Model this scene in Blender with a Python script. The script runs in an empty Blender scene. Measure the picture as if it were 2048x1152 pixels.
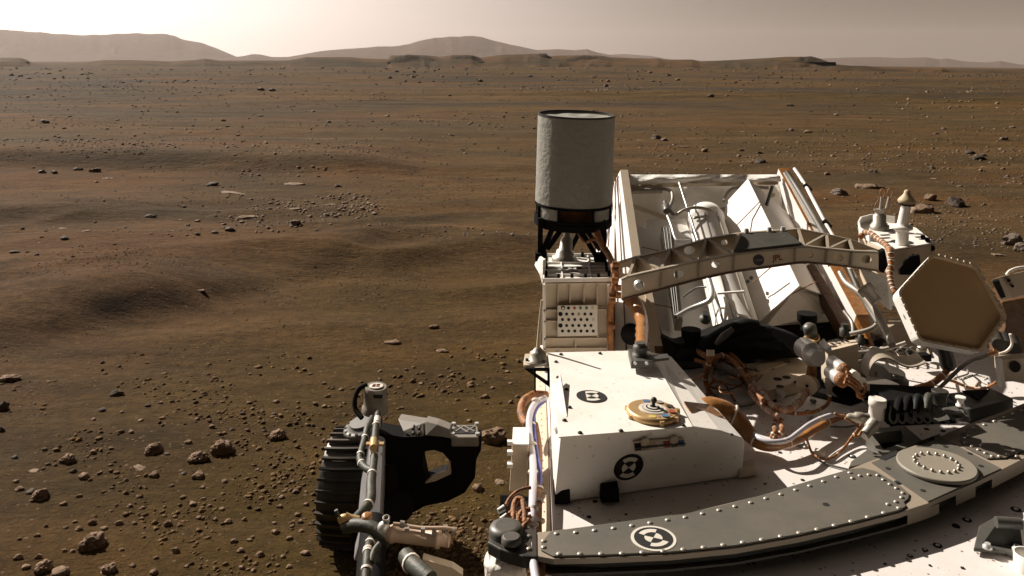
import bpy, bmesh, math, random
import numpy as np
from mathutils import Vector, Matrix
random.seed(7); RS = np.random.RandomState(11)
R = math.radians
SC = bpy.context.scene
COL = SC.collection

# ------------------------------------------------------------------ camera
F, V0, CZ = 1700.0, 122.0, 2.0            # focal length in photo pixels, horizon row, camera height (m)
cam = bpy.data.cameras.new("camera"); co = bpy.data.objects.new("camera", cam); COL.objects.link(co)
cam.sensor_width = 36.0; cam.lens = 36.0 * F / 2048.0
cam.shift_y = -(576.0 - V0) / 2048.0
cam.clip_start = 0.05; cam.clip_end = 60000
co.location = (0, 0, CZ); co.rotation_euler = (R(90), 0, 0)
SC.camera = co

# ------------------------------------------------------------------ sun and sky
SUN_AZ, SUN_EL = 50.0, 37.0               # degrees to the left of the view, degrees up
sdir = Vector((-math.sin(R(SUN_AZ)) * math.cos(R(SUN_EL)), math.cos(R(SUN_AZ)) * math.cos(R(SUN_EL)), math.sin(R(SUN_EL))))
sl = bpy.data.lights.new("sun", 'SUN'); sl.energy = 5.0; sl.angle = R(0.5); sl.color = (1.0, 0.93, 0.84)
so = bpy.data.objects.new("sun", sl); COL.objects.link(so); so.location = (-20, 20, 30)
so.rotation_euler = sdir.to_track_quat('Z', 'Y').to_euler()
W = bpy.data.worlds.new("World"); SC.world = W; W.use_nodes = True
nt = W.node_tree; nt.nodes.clear()
def N(t, **k):
    n = nt.nodes.new(t)
    for a, b in k.items(): setattr(n, a, b)
    return n
def L(a, b): nt.links.new(a, b)
tc = N('ShaderNodeTexCoord')
dt = N('ShaderNodeVectorMath', operation='DOT_PRODUCT'); L(tc.outputs['Generated'], dt.inputs[0]); dt.inputs[1].default_value = sdir
g0 = N('ShaderNodeMath', operation='MAXIMUM'); L(dt.outputs['Value'], g0.inputs[0]); g0.inputs[1].default_value = 0
g1 = N('ShaderNodeMath', operation='POWER'); L(g0.outputs[0], g1.inputs[0]); g1.inputs[1].default_value = 4.0
sx = N('ShaderNodeSeparateXYZ'); L(tc.outputs['Generated'], sx.inputs[0])
zz = N('ShaderNodeMapRange'); L(sx.outputs['Z'], zz.inputs[0]); zz.inputs[1].default_value = 0.05; zz.inputs[2].default_value = 0.45; zz.inputs[3].default_value = 1.0; zz.inputs[4].default_value = 0.10
yb = N('ShaderNodeMapRange'); L(sx.outputs['Y'], yb.inputs[0]); yb.inputs[1].default_value = -0.6; yb.inputs[2].default_value = 0.5; yb.inputs[3].default_value = 0.25; yb.inputs[4].default_value = 1.0
zy = N('ShaderNodeMath', operation='MULTIPLY'); L(zz.outputs[0], zy.inputs[0]); L(yb.outputs[0], zy.inputs[1])
base = N('ShaderNodeVectorMath', operation='SCALE'); base.inputs[0].default_value = (0.132, 0.106, 0.082); L(zy.outputs[0], base.inputs['Scale'])
gl = N('ShaderNodeVectorMath', operation='SCALE'); gl.inputs[0].default_value = (2.75, 2.38, 2.18); gz_ = N('ShaderNodeMath', operation='MULTIPLY'); L(g1.outputs[0], gz_.inputs[0]); L(zz.outputs[0], gz_.inputs[1]); L(gz_.outputs[0], gl.inputs['Scale'])
ad = N('ShaderNodeVectorMath', operation='ADD'); L(base.outputs[0], ad.inputs[0]); L(gl.outputs[0], ad.inputs[1])
bg = N('ShaderNodeBackground'); L(ad.outputs[0], bg.inputs['Color']); bg.inputs['Strength'].default_value = 1.0
wo = N('ShaderNodeOutputWorld'); L(bg.outputs[0], wo.inputs['Surface'])
SC.view_settings.view_transform = 'Standard'; SC.view_settings.look = 'None'
SC.view_settings.exposure = 0.66; SC.view_settings.gamma = 1.0
SC.render.engine = 'CYCLES'; SC.cycles.use_denoising = True
SC.cycles.max_bounces = 6; SC.cycles.volume_bounces = 0; SC.cycles.transparent_max_bounces = 8

# ------------------------------------------------------------------ materials
def mat(name, col, rough=0.6, metal=0.0, var=0.15, scale=6.0, dust=0.0, bump=0.0, bscale=40.0, speck=0.0, spec=0.4,
        col2=None, sscale=60.0, dustcol=(0.30, 0.16, 0.085), wrinkle=0.0, wscale=8.0, stretch=None, facet=False):
    m = bpy.data.materials.new(name); m.use_nodes = True
    t = m.node_tree; n = t.nodes; l = t.links
    p = n['Principled BSDF']
    tcn = n.new('ShaderNodeTexCoord')
    geo = n.new('ShaderNodeNewGeometry')
    src = geo.outputs['Position']
    if stretch:
        mp = n.new('ShaderNodeMapping'); mp.inputs['Scale'].default_value = stretch
        l.new(src, mp.inputs['Vector']); src = mp.outputs[0]
    def noise(sc, det=6, rg=0.6):
        x = n.new('ShaderNodeTexNoise'); x.inputs['Scale'].default_value = sc; x.inputs['Detail'].default_value = det
        x.inputs['Roughness'].default_value = rg; l.new(src, x.inputs['Vector']); return x.outputs['Fac']
    def mr(s, a, b, c, d):
        x = n.new('ShaderNodeMapRange'); l.new(s, x.inputs[0])
        for i, v in enumerate((a, b, c, d)): x.inputs[i + 1].default_value = v
        return x.outputs[0]
    def mix(f, a, b, mode='MIX'):
        x = n.new('ShaderNodeMix'); x.data_type = 'RGBA'; x.blend_type = mode
        if isinstance(f, (int, float)): x.inputs[0].default_value = f
        else: l.new(f, x.inputs[0])
        for i, v in ((6, a), (7, b)):
            if isinstance(v, tuple): x.inputs[i].default_value = (*v, 1)
            else: l.new(v, x.inputs[i])
        return x.outputs[2]
    c = tuple(col)
    n1 = noise(scale)
    if col2: c = mix(mr(n1, .38, .62, 0, 1), c, tuple(col2))
    if var:
        n2 = noise(scale * 3.3)
        gray = n.new('ShaderNodeCombineXYZ')
        f = mr(n2, .25, .75, 1 - var, 1 + var)
        for i in range(3): l.new(f, gray.inputs[i])
        x = n.new('ShaderNodeVectorMath'); x.operation = 'MULTIPLY'
        if isinstance(c, tuple): x.inputs[0].default_value = c
        else: l.new(c, x.inputs[0])
        l.new(gray.outputs[0], x.inputs[1]); c = x.outputs[0]
    if speck:
        v = n.new('ShaderNodeTexVoronoi'); v.inputs['Scale'].default_value = sscale; l.new(src, v.inputs['Vector'])
        wn = n.new('ShaderNodeTexWhiteNoise'); l.new(v.outputs['Position'], wn.inputs['Vector'])
        th = mr(wn.outputs['Value'], 0.55, 1.0, 0.0, 0.30)
        lt = n.new('ShaderNodeMath'); lt.operation = 'LESS_THAN'; l.new(v.outputs['Distance'], lt.inputs[0]); l.new(th, lt.inputs[1])
        ml = n.new('ShaderNodeMath'); ml.operation = 'MULTIPLY'; l.new(lt.outputs[0], ml.inputs[0]); ml.inputs[1].default_value = speck
        c = mix(ml.outputs[0], c, (0.09, 0.05, 0.03))
    if dust:
        sp = n.new('ShaderNodeSeparateXYZ'); l.new(geo.outputs['Normal'], sp.inputs[0])
        up = mr(sp.outputs['Z'], -0.2, 1.0, 0.25, 1.0)
        dn = mr(noise(scale * 1.7, 8, .7), .35, .75, 0.0, 1.0)
        mm = n.new('ShaderNodeMath'); mm.operation = 'MULTIPLY'; l.new(up, mm.inputs[0]); l.new(dn, mm.inputs[1])
        m2 = n.new('ShaderNodeMath'); m2.operation = 'MULTIPLY'; l.new(mm.outputs[0], m2.inputs[0]); m2.inputs[1].default_value = dust
        c = mix(m2.outputs[0], c, dustcol)
    if isinstance(c, tuple): p.inputs['Base Color'].default_value = (*c, 1)
    else: l.new(c, p.inputs['Base Color'])
    p.inputs['Roughness'].default_value = rough; p.inputs['Metallic'].default_value = metal
    p.inputs['Specular IOR Level'].default_value = spec
    last = None
    for st, sc in ((bump, bscale), (wrinkle, wscale)):
        if st:
            b = n.new('ShaderNodeBump'); b.inputs['Strength'].default_value = 1.0; b.inputs['Distance'].default_value = st
            l.new(noise(sc, 5, .6), b.inputs['Height'])
            if last: l.new(last, b.inputs['Normal'])
            last = b.outputs[0]
    if last: l.new(last, p.inputs['Normal'])
    return m

M = {}
M['white'] = mat('white_paint', (.81, .775, .715), .5, var=.05, scale=4, dust=.38, dustcol=(.56, .42, .30), bump=.0002, bscale=300, speck=.22, sscale=70)
M['deck'] = mat('deck_paint', (.68, .64, .61), .55, var=.05, scale=5, dust=.40, dustcol=(.56, .43, .31), speck=.85, sscale=85, bump=.0003, bscale=200)
M['tanpaint'] = mat('tan_paint', (.50, .41, .30), .55, var=.06, dust=.3, dustcol=(.42, .28, .17), bump=.0003, bscale=200)
M['bargrey'] = mat('grey_anodised', (.092, .088, .074), .5, var=.05, dust=.25, dustcol=(.30, .22, .15), bump=.0002, bscale=300)
M['barlight'] = mat('light_alloy', (.27, .225, .17), .5, var=.05, dust=.25, dustcol=(.40, .28, .19), bump=.0002, bscale=300)
M['dark'] = mat('dark_metal', (.026, .027, .024), .5, metal=.0, var=.2, dust=.12, spec=.25, bump=.0003, bscale=150)
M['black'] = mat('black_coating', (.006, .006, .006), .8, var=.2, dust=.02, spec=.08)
M['hole'] = mat('hole_black', (.012, .010, .008), .9, var=0)
M['silver'] = mat('silver_metal', (.60, .59, .56), .35, metal=.4, var=.08, dust=.12)
M['discgrey'] = mat('disc_grey', (.235, .212, .168), .5, var=.06, dust=.2)
M['rivet'] = mat('rivet_metal', (.42, .38, .32), .35, metal=.5, var=.05, dust=.15)
M['gunmetal'] = mat('gunmetal', (.085, .088, .080), .45, metal=.2, var=.15, dust=.2)
M['kapton'] = mat('orange_film', (.33, .14, .038), .28, var=.35, scale=18, dust=.15, wrinkle=.004, wscale=30, spec=.8)
M['wrap'] = mat('pale_wrap', (.58, .42, .32), .6, var=.35, scale=50, col2=(.35, .19, .10), dust=.25, wrinkle=.006, wscale=90)
M['harness'] = mat('harness_wrap', (.36, .145, .042), .5, var=.5, scale=50, col2=(.17, .075, .03), dust=.2, wrinkle=.004, wscale=120, spec=.35)
M['tie'] = mat('white_tie', (.78, .70, .60), .5, var=.1, dust=.2)
M['plastic'] = mat('milky_hose', (.62, .58, .62), .25, var=.08, dust=.12, spec=.8)
M['blue'] = mat('blue_wire', (.07, .10, .36), .35, var=.1, dust=.15)
M['green'] = mat('green_sleeve', (.024, .034, .024), .55, var=.3, scale=30, dust=.25, wrinkle=.002, wscale=90)
M['cable'] = mat('grey_cable', (.10, .10, .085), .5, var=.2, dust=.2)
M['greyhose'] = mat('pipe_metal', (.34, .31, .26), .4, metal=.35, var=.15, dust=.2)
M['fabric'] = mat('white_fabric', (.70, .65, .58), .8, var=.08, dust=.25, dustcol=(.45, .30, .2), wrinkle=.012, wscale=22, bump=.0005, bscale=200)
M['drum'] = mat('drum_coating', (.27, .26, .225), .6, var=.10, scale=14, wrinkle=.004, wscale=50, bump=.0006, bscale=160, dust=.1)
M['brownedge'] = mat('amber_edge', (.10, .048, .020), .45, var=.3, scale=12, wrinkle=.003, wscale=50)
M['hexface'] = mat('dish_face', (.52, .335, .165), .6, var=.04, dust=.1, bump=.0002, bscale=200)
M['gold'] = mat('gold_ring', (.55, .36, .17), .4, metal=.4, var=.15, dust=.15)
M['red'] = mat('red_chip', (.30, .06, .035), .6, var=.1)
M['chipblue'] = mat('blue_chip', (.07, .14, .26), .6, var=.1)
M['chipgreen'] = mat('green_chip', (.08, .15, .10), .6, var=.1)
M['chipyellow'] = mat('yellow_chip', (.50, .38, .10), .6, var=.1)
M['chipgrey'] = mat('grey_chip', (.25, .22, .18), .6, var=.1)
M['logo_red'] = mat('logo_red', (.20, .055, .028), .6, var=.1)
M['logo_blue'] = mat('logo_blue', (.022, .022, .034), .6, var=.1)
M['grit'] = mat('soil_grit', (.140, .084, .038), .95, var=.4, scale=3, col2=(.085, .054, .030), spec=.1)
M['bounce_white'] = mat('white_with_bounce', (.86, .82, .76), .55, var=.05, dust=.15, dustcol=(.52, .38, .27))  # white raised in colour to imitate sunlight bouncing inside the enclosure
M['bounce_fabric'] = mat('fabric_with_bounce', (.84, .80, .73), .8, var=.06, dust=.15, dustcol=(.5, .36, .25), wrinkle=.010, wscale=18)  # same lift for the cloth: bounced light put into its colour
M['plaque'] = mat('plaque', (.040, .039, .033), .8, var=.15, dust=.06, spec=.1)
M['duct'] = mat('duct_black', (.008, .009, .008), .55, var=.3, spec=.15)
M['rock_grey'] = mat('rock_grey', (.155, .125, .095), .85, var=.35, scale=9, col2=(.10, .078, .058), dust=.5, dustcol=(.17, .088, .042), bump=.012, bscale=28)
M['rock_dark'] = mat('rock_dark', (.062, .046, .033), .85, var=.3, scale=9, col2=(.075, .055, .04), dust=.4, dustcol=(.12, .062, .032), bump=.012, bscale=28)
M['rock_tan'] = mat('rock_tan', (.24, .155, .095), .9, var=.3, scale=12, col2=(.16, .10, .06), dust=.45, dustcol=(.16, .080, .038), bump=.010, bscale=45)
M['rock_pale'] = mat('rock_pale', (.24, .165, .105), .9, var=.35, scale=9, col2=(.13, .088, .055), dust=.5, dustcol=(.17, .09, .045), bump=.012, bscale=20)

def ground_material():
    m = bpy.data.materials.new('martian_soil'); m.use_nodes = True
    t = m.node_tree; n = t.nodes; l = t.links; p = n['Principled BSDF']
    geo = n.new('ShaderNodeNewGeometry'); pos = geo.outputs['Position']
    def mapping(s):
        mp = n.new('ShaderNodeMapping'); mp.inputs['Scale'].default_value = s; l.new(pos, mp.inputs['Vector']); return mp.outputs[0]
    def noise(vec, sc, det=8, rg=.6, dist=0):
        x = n.new('ShaderNodeTexNoise'); x.inputs['Scale'].default_value = sc; x.inputs['Detail'].default_value = det
        x.inputs['Roughness'].default_value = rg; x.inputs['Distortion'].default_value = dist; l.new(vec, x.inputs['Vector']); return x.outputs['Fac']
    def mr(s, a, b, c, d):
        x = n.new('ShaderNodeMapRange'); l.new(s, x.inputs[0])
        for i, v in enumerate((a, b, c, d)): x.inputs[i + 1].default_value = v
        return x.outputs[0]
    def mix(f, a, b, mode='MIX'):
        x = n.new('ShaderNodeMix'); x.data_type = 'RGBA'; x.blend_type = mode
        if isinstance(f, (int, float)): x.inputs[0].default_value = f
        else: l.new(f, x.inputs[0])
        for i, v in ((6, a), (7, b)):
            if isinstance(v, tuple): x.inputs[i].default_value = (*v, 1)
            else: l.new(v, x.inputs[i])
        return x.outputs[2]
    flat = mapping((.45, 1.0, 1.0)); far = mapping((.2, 1.0, 1.0))
    red = (.106, .0490, .0160); grey = (.058, .0385, .0170); ochre = (.068, .0395, .0075); pale = (.115, .066, .027)
    c = mix(mr(noise(flat, .22, 9, .62, .6), .40, .60, 0, 1), grey, red)
    c = mix(mr(noise(far, .035, 8, .6), .42, .62, 0, .8), c, ochre)
    # ochre sand fills the hollow between the drift and the rover
    sx = n.new('ShaderNodeSeparateXYZ'); l.new(pos, sx.inputs[0])
    fx = mr(sx.outputs['X'], -3.0, -1.2, 0, 1); fy = mr(sx.outputs['Y'], 5.0, 9.0, 1, .35); fx2 = mr(sx.outputs['X'], .6, 2.5, 1, 0)
    mm = n.new('ShaderNodeMath'); mm.operation = 'MULTIPLY'; l.new(fx, mm.inputs[0]); l.new(fy, mm.inputs[1])
    m3 = n.new('ShaderNodeMath'); m3.operation = 'MULTIPLY'; l.new(mm.outputs[0], m3.inputs[0]); l.new(fx2, m3.inputs[1])
    m4 = n.new('ShaderNodeMath'); m4.operation = 'MULTIPLY'; l.new(m3.outputs[0], m4.inputs[0]); l.new(mr(noise(flat, .5, 6), .3, .6, .5, .95), m4.inputs[1])
    c = mix(m4.outputs[0], c, (.072, .0430, .0085))
    # wind-blown paler streaks
    c = mix(mr(noise(mapping((.10, 1.3, 1)), .55, 7, .6, .8), .50, .68, 0, .75), c, pale)
    far_f = mr(sx.outputs['Y'], 15, 45, 0, 1)
    st = mr(noise(mapping((.16, .75, 1)), .16, 12, .78, .6), .46, .58, 0, .9)
    m5 = n.new('ShaderNodeMath'); m5.operation = 'MULTIPLY'; l.new(far_f, m5.inputs[0]); l.new(st, m5.inputs[1])
    c = mix(m5.outputs[0], c, (.038, .029, .019))
    c = mix(1.0, c, mr(noise(pos, 14, 8, .75), .3, .7, .62, 1.38), 'MULTIPLY')
    c = mix(1.0, c, mr(noise(flat, 1.6, 6, .65), .3, .7, .68, 1.32), 'MULTIPLY')
    # grains: small dark and pale bits
    for sc, lim, colr in ((55, .86, (.035, .024, .016)), (38, .90, (.20, .125, .075)), (120, .80, (.04, .028, .018))):
        v = n.new('ShaderNodeTexVoronoi'); v.inputs['Scale'].default_value = sc; l.new(pos if sc > 2 else mapping((.5, 1, 1)), v.inputs['Vector'])
        wn = n.new('ShaderNodeTexWhiteNoise'); l.new(v.outputs['Position'], wn.inputs['Vector'])
        th = mr(wn.outputs['Value'], lim - .25, 1.0, 0.0, 0.34)
        df = n.new('ShaderNodeMath'); df.operation = 'SUBTRACT'; l.new(th, df.inputs[0]); l.new(v.outputs['Distance'], df.inputs[1])
        c = mix(mr(df.outputs[0], 0, .06, 0, .8), c, colr)
    l.new(c, p.inputs['Base Color']); p.inputs['Roughness'].default_value = .95; p.inputs['Specular IOR Level'].default_value = .1
    b1 = n.new('ShaderNodeBump'); b1.inputs['Distance'].default_value = .095; l.new(noise(flat, 5, 9, .68), b1.inputs['Height'])
    b2 = n.new('ShaderNodeBump'); b2.inputs['Distance'].default_value = .016; l.new(noise(pos, 45, 6, .7), b2.inputs['Height']); l.new(b1.outputs[0], b2.inputs['Normal'])
    b3 = n.new('ShaderNodeBump'); b3.inputs['Distance'].default_value = .5; l.new(noise(far, .4, 9, .62), b3.inputs['Height']); l.new(b2.outputs[0], b3.inputs['Normal'])
    ff = mr(sx.outputs['Y'], 12, 40, 0, 1); l.new(ff, b3.inputs['Strength'])
    l.new(b3.outputs[0], p.inputs['Normal'])
    return m
M['soil'] = ground_material()
M['hill'] = mat('hill_rock', (.078, .044, .024), .95, var=.5, scale=.012, col2=(.060, .042, .028), spec=.1, bump=6, bscale=.03)
M['mesa'] = mat('mesa_soil', (.088, .046, .018), .95, var=.3, scale=.08, col2=(.040, .030, .016), spec=.1, bump=.8, bscale=.2, stretch=(.5, 1, 3))
M['scarp'] = mat('scarp_rock', (.030, .022, .013), .95, var=.4, scale=.4, col2=(.055, .036, .02), spec=.1, bump=.4, bscale=.8)

# ------------------------------------------------------------------ geometry helpers
def D(u, v, d): return Vector(((u - 1024.0) / F * d, d, CZ - (v - V0) / F * d))
def G(u, v, z): return D(u, v, (CZ - z) * F / (v - V0))

class MB:
    def __init__(s): s.v = []; s.f = []; s.m = []; s.sm = []
    def add(s, vs, fs, mi=0, smooth=False):
        o = len(s.v); s.v += [Vector(x) for x in vs]
        for f in fs: s.f.append([i + o for i in f]); s.m.append(mi); s.sm.append(smooth)
        return s
    def prism(s, pts, off, mi=0, hole=None):
        n = len(pts); pts = [Vector(p) for p in pts]; off = Vector(off)
        fs = [list(range(n)), list(range(2 * n - 1, n - 1, -1))] + [[i, i + n, (i + 1) % n + n, (i + 1) % n] for i in range(n)]
        return s.add(pts + [p + off for p in pts], fs, mi)
    def hexa(s, a, b, mi=0):            # two quads
        fs = [[0, 1, 2, 3], [7, 6, 5, 4]] + [[i, i + 4, (i + 1) % 4 + 4, (i + 1) % 4] for i in range(4)]
        return s.add(list(a) + list(b), fs, mi)
    def box(s, c, ex, ey, ez, mi=0):    # centre, half vectors
        c, ex, ey, ez = Vector(c), Vector(ex), Vector(ey), Vector(ez)
        q = [c - ex - ey, c + ex - ey, c + ex + ey, c - ex + ey]
        return s.hexa([p - ez for p in q], [p + ez for p in q], mi)
    def beam(s, p, q, w, h, up=(0, 0, 1), mi=0):
        p, q = Vector(p), Vector(q); t = (q - p).normalized(); e = t.cross(Vector(up)).normalized(); u = e.cross(t)
        return s.box((p + q) / 2, (q - p) / 2, e * w / 2, u * h / 2, mi)
    def ring(s, c, ax, r, n, ph=0):
        ax = Vector(ax).normalized(); e = ax.cross(Vector((0, 0, 1)))
        if e.length < 1e-3: e = Vector((1, 0, 0))
        e.normalize(); g = ax.cross(e)
        return [Vector(c) + e * (r * math.cos(2 * math.pi * i / n + ph)) + g * (r * math.sin(2 * math.pi * i / n + ph)) for i in range(n)]
    def lathe(s, p, ax, prof, n=32, mi=0, smooth=True, capa=True, capb=True):
        p = Vector(p); ax = Vector(ax).normalized(); vs = []
        for t, r in prof: vs += s.ring(p + ax * t, ax, r, n)
        fs = []
        for k in range(len(prof) - 1):
            for i in range(n): fs.append([k * n + i, k * n + (i + 1) % n, (k + 1) * n + (i + 1) % n, (k + 1) * n + i])
        s.add(vs, fs, mi, smooth)
        if capa: s.add(vs[:n][::-1], [list(range(n))], mi)
        if capb: s.add(vs[-n:], [list(range(n))], mi)
        return s
    def cyl(s, p, q, r, r2=None, n=24, mi=0):
        p, q = Vector(p), Vector(q); r2 = r if r2 is None else r2
        return s.lathe(p, q - p, [(0, r), ((q - p).length, r2)], n, mi)
    def tube(s, pts, r, n=8, mi=0, sub=5, closed=False):
        pts = [Vector(p) for p in pts]
        rr = r if isinstance(r, (list, tuple)) else [r] * len(pts)
        P = []; Q = []
        m = len(pts)
        if m > 2 and sub > 1:
            for i in range(m - 1):
                a = pts[max(i - 1, 0)]; b = pts[i]; c = pts[i + 1]; d = pts[min(i + 2, m - 1)]
                for k in range(sub):
                    t = k / sub
                    P.append(.5 * ((2 * b) + (c - a) * t + (2 * a - 5 * b + 4 * c - d) * t * t + (3 * b - a - 3 * c + d) * t ** 3)); Q.append(rr[i] * (1 - t) + rr[i + 1] * t)
            P.append(pts[-1]); Q.append(rr[-1])
        else: P, Q = pts, rr
        vs = []; e = None
        for i, p in enumerate(P):
            t = (P[min(i + 1, len(P) - 1)] - P[max(i - 1, 0)]).normalized()
            if e is None:
                e = t.cross(Vector((0, 0, 1)));
                if e.length < 1e-2: e = t.cross(Vector((0, 1, 0)))
            e = (e - t * e.dot(t)).normalized(); g = t.cross(e)
            vs += [p + (e * math.cos(2 * math.pi * k / n) + g * math.sin(2 * math.pi * k / n)) * Q[i] for k in range(n)]
        fs = [[k * n + i, k * n + (i + 1) % n, (k + 1) * n + (i + 1) % n, (k + 1) * n + i] for k in range(len(P) - 1) for i in range(n)]
        s.add(vs, fs, mi, True); s.add(vs[:n][::-1], [list(range(n))], mi); s.add(vs[-n:], [list(range(n))], mi)
        s.path = P; s.rad = Q
        return s
    def dome(s, c, ax, r, h, n=12, mi=0):
        prof = [(0, r), (h * .4, r * .93), (h * .75, r * .66), (h * .95, r * .3), (h, r * .02)]
        return s.lathe(c, ax, prof, n, mi, True, False, True)
    def sphere(s, c, r, mi=0, n=16):
        k = n // 2
        return s.lathe(Vector(c) - Vector((0, 0, r)), (0, 0, 1), [(r - r * math.cos(math.pi * i / k), max(r * math.sin(math.pi * i / k), 1e-5)) for i in range(k + 1)], n, mi)
    def patch(s, P, nu, nv, fn=None, mi=0):    # bilinear quad patch P = 4 corners, optional displacement
        a, b, c, d = [Vector(p) for p in P]; vs = []
        nrm = (b - a).cross(d - a).normalized()
        for j in range(nv + 1):
            for i in range(nu + 1):
                x, y = i / nu, j / nv
                p = a * (1 - x) * (1 - y) + b * x * (1 - y) + c * x * y + d * (1 - x) * y
                if fn: p = p + nrm * fn(x, y)
                vs.append(p)
        fs = [[j * (nu + 1) + i, j * (nu + 1) + i + 1, (j + 1) * (nu + 1) + i + 1, (j + 1) * (nu + 1) + i] for j in range(nv) for i in range(nu)]
        return s.add(vs, fs, mi, True)

def make(name, mb, mats, parent=None, bevel=0.0, fix=True):
    if not isinstance(mats, (list, tuple)): mats = [mats]
    c = sum(mb.v, Vector()) / max(len(mb.v), 1)
    me = bpy.data.meshes.new(name)
    me.from_pydata([tuple(p - c) for p in mb.v], [], mb.f)
    for m in mats: me.materials.append(M[m] if isinstance(m, str) else m)
    me.polygons.foreach_set('material_index', mb.m); me.polygons.foreach_set('use_smooth', mb.sm)
    if fix:
        bm = bmesh.new(); bm.from_mesh(me); bmesh.ops.recalc_face_normals(bm, faces=bm.faces); bm.to_mesh(me); bm.free()
    me.update()
    o = bpy.data.objects.new(name, me); COL.objects.link(o)
    w = world_of(parent) if parent else Vector()
    o.location = c - w
    if parent: o.parent = parent
    if bevel:
        b = o.modifiers.new('bevel', 'BEVEL'); b.width = bevel; b.segments = 2; b.limit_method = 'ANGLE'; b.angle_limit = R(40)
    return o
def world_of(o):
    w = Vector(o.location)
    while o.parent: o = o.parent; w = w + Vector(o.location)
    return w
def tag(o, label=None, cat=None, group=None, kind=None):
    for k, v in (('label', label), ('category', cat), ('group', group), ('kind', kind)):
        if v: o[k] = v
    return o
# ------------------------------------------------------------------ terrain
def _h(ix, iy, seed):
    n = (ix.astype(np.int64) * 374761393 + iy.astype(np.int64) * 668265263 + seed * 144665) & 0x7fffffff
    n = ((n ^ (n >> 13)) * 1274126177) & 0x7fffffff
    return ((n ^ (n >> 16)) & 0xffff) / 65535.0
def vnoise(x, y, seed=0):
    x = np.asarray(x, float); y = np.asarray(y, float)
    ix = np.floor(x); iy = np.floor(y); fx = x - ix; fy = y - iy
    fx = fx * fx * fx * (fx * (fx * 6 - 15) + 10); fy = fy * fy * fy * (fy * (fy * 6 - 15) + 10)
    a = _h(ix, iy, seed); b = _h(ix + 1, iy, seed); c = _h(ix, iy + 1, seed); d = _h(ix + 1, iy + 1, seed)
    return (a * (1 - fx) + b * fx) * (1 - fy) + (c * (1 - fx) + d * fx) * fy - .5
def fbm(x, y, seed=0, oct=4, g=.5):
    s = 0; a = 1
    for k in range(oct): s = s + a * vnoise(x * 2 ** k, y * 2 ** k, seed + k * 17); a *= g
    return s
def sstep(a, b, x):
    t = np.clip((x - a) / (b - a), 0, 1); return t * t * (3 - 2 * t)
def gz(x, y):
    x = np.asarray(x, float); y = np.asarray(y, float)
    z = .05 * fbm(x / 2.2, y / 1.6, 3, 4) * sstep(2.5, 5, y)
    z = z + .13 * fbm(x / 14, y / 6, 5, 3) * sstep(8, 16, y)
    z = z + .55 * fbm(x / 60, y / 16, 9, 4) * sstep(22, 60, y)
    z = z + 1.1 * fbm(x / 160, y / 60, 12, 4) * sstep(60, 200, y)
    # long drift whose shaded face looks at the camera
    t = y - (16.25 + .10 * np.sin(x * .5) + .25 * fbm(x / 4, y * 0, 21, 2))
    z = z + np.where(t < 0, 1 - sstep(0, 1.0, -t), np.exp(-(t / 4.0) ** 2)) * (.30 * (1 - sstep(-3.6, -1.4, x)) + .07 * sstep(-4.2, -1.6, x) * (1 - sstep(1, 4, x)))
    # small drift at the left
    t = y - (11.0 + .25 * (x + 5.5))
    z = z + .16 * np.where(t < 0, 1 - sstep(0, .7, -t), np.exp(-(t / 1.6) ** 2)) * np.exp(-((x + 6.0) / 1.3) ** 2)
    # big nearer mound, crest running away from the camera, lee face to the right
    wob = .12 * fbm(x / .9, y / .9, 23, 3)
    t = (x - np.interp(y + .6, [5.4, 6.0, 6.7, 7.4, 8.0, 8.5, 9.0, 9.6, 10.5], [-5.2, -4.6, -4.0, -3.5, -3.35, -3.2, -2.75, -1.9, -.8])) + wob
    z = z + .21 * np.where(t > 0, 1 - sstep(0, 1.25, t), np.exp(-(t / 1.9) ** 2)) * sstep(4.9, 6.8, y) * (1 - sstep(8.6, 10.0, y))
    t = (x - np.interp(y, [5.4, 6.6, 7.6, 8.4, 9.2], [-4.0, -3.1, -2.35, -1.85, -1.6])) + wob
    z = z + .07 * np.where(t > 0, 1 - sstep(0, .5, t), np.exp(-(t / .7) ** 2)) * sstep(5.6, 6.6, y) * (1 - sstep(8.3, 9.0, y))
    t = y - np.interp(x, [-2.2, -1.66, -1.24, -.66, -.1, 1.0], [8.2, 8.45, 8.52, 9.05, 9.2, 9.1]) + wob * .5
    z = z + .11 * np.where(t < 0, 1 - sstep(0, .85, -t), np.exp(-(t / 1.1) ** 2)) * sstep(-2.3, -1.4, x) * (1 - sstep(-.3, .7, x))
    # the plain falls away gently to the right
    z = z - .0128 * np.maximum(x, 0) * sstep(0.0, .35, x / np.maximum(y, 1)) * sstep(30, 140, y)
    wv = y - .42 * x + 1.1 * fbm(x / 2.6, y / 2.6, 31, 3)
    rp = (np.abs(((wv / 1.15) % 1.0) - .5) * 2) ** 1.6
    mask = sstep(5.2, 7.0, y) * (1 - sstep(9.5, 13.5, y)) * (1 - sstep(2.5, 5.0, x))
    z = z + .075 * rp * mask * (.55 + 1.2 * (fbm(x / 3, y / 3, 41, 2) + .3))
    w2 = y + .25 * x + .35 * fbm(x / 1.1, y / 1.1, 61, 3)
    z = z + .010 * np.abs(np.sin(w2 * 8.5)) * sstep(5.5, 6.5, y) * (1 - sstep(9.5, 12, y)) * np.clip(.6 + 2.2 * fbm(x / 1.8, y / 1.4, 63, 2), 0, 1.4)
    return z
def ground_hit(u, v):
    d = 2.0 * F / (v - V0)
    for _ in range(14):
        x = (u - 1024) / F * d; z = float(gz(x, d)); d = .5 * d + .5 * (CZ - z) * F / (v - V0)
    return (u - 1024) / F * d, d, float(gz((u - 1024) / F * d, d))

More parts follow.
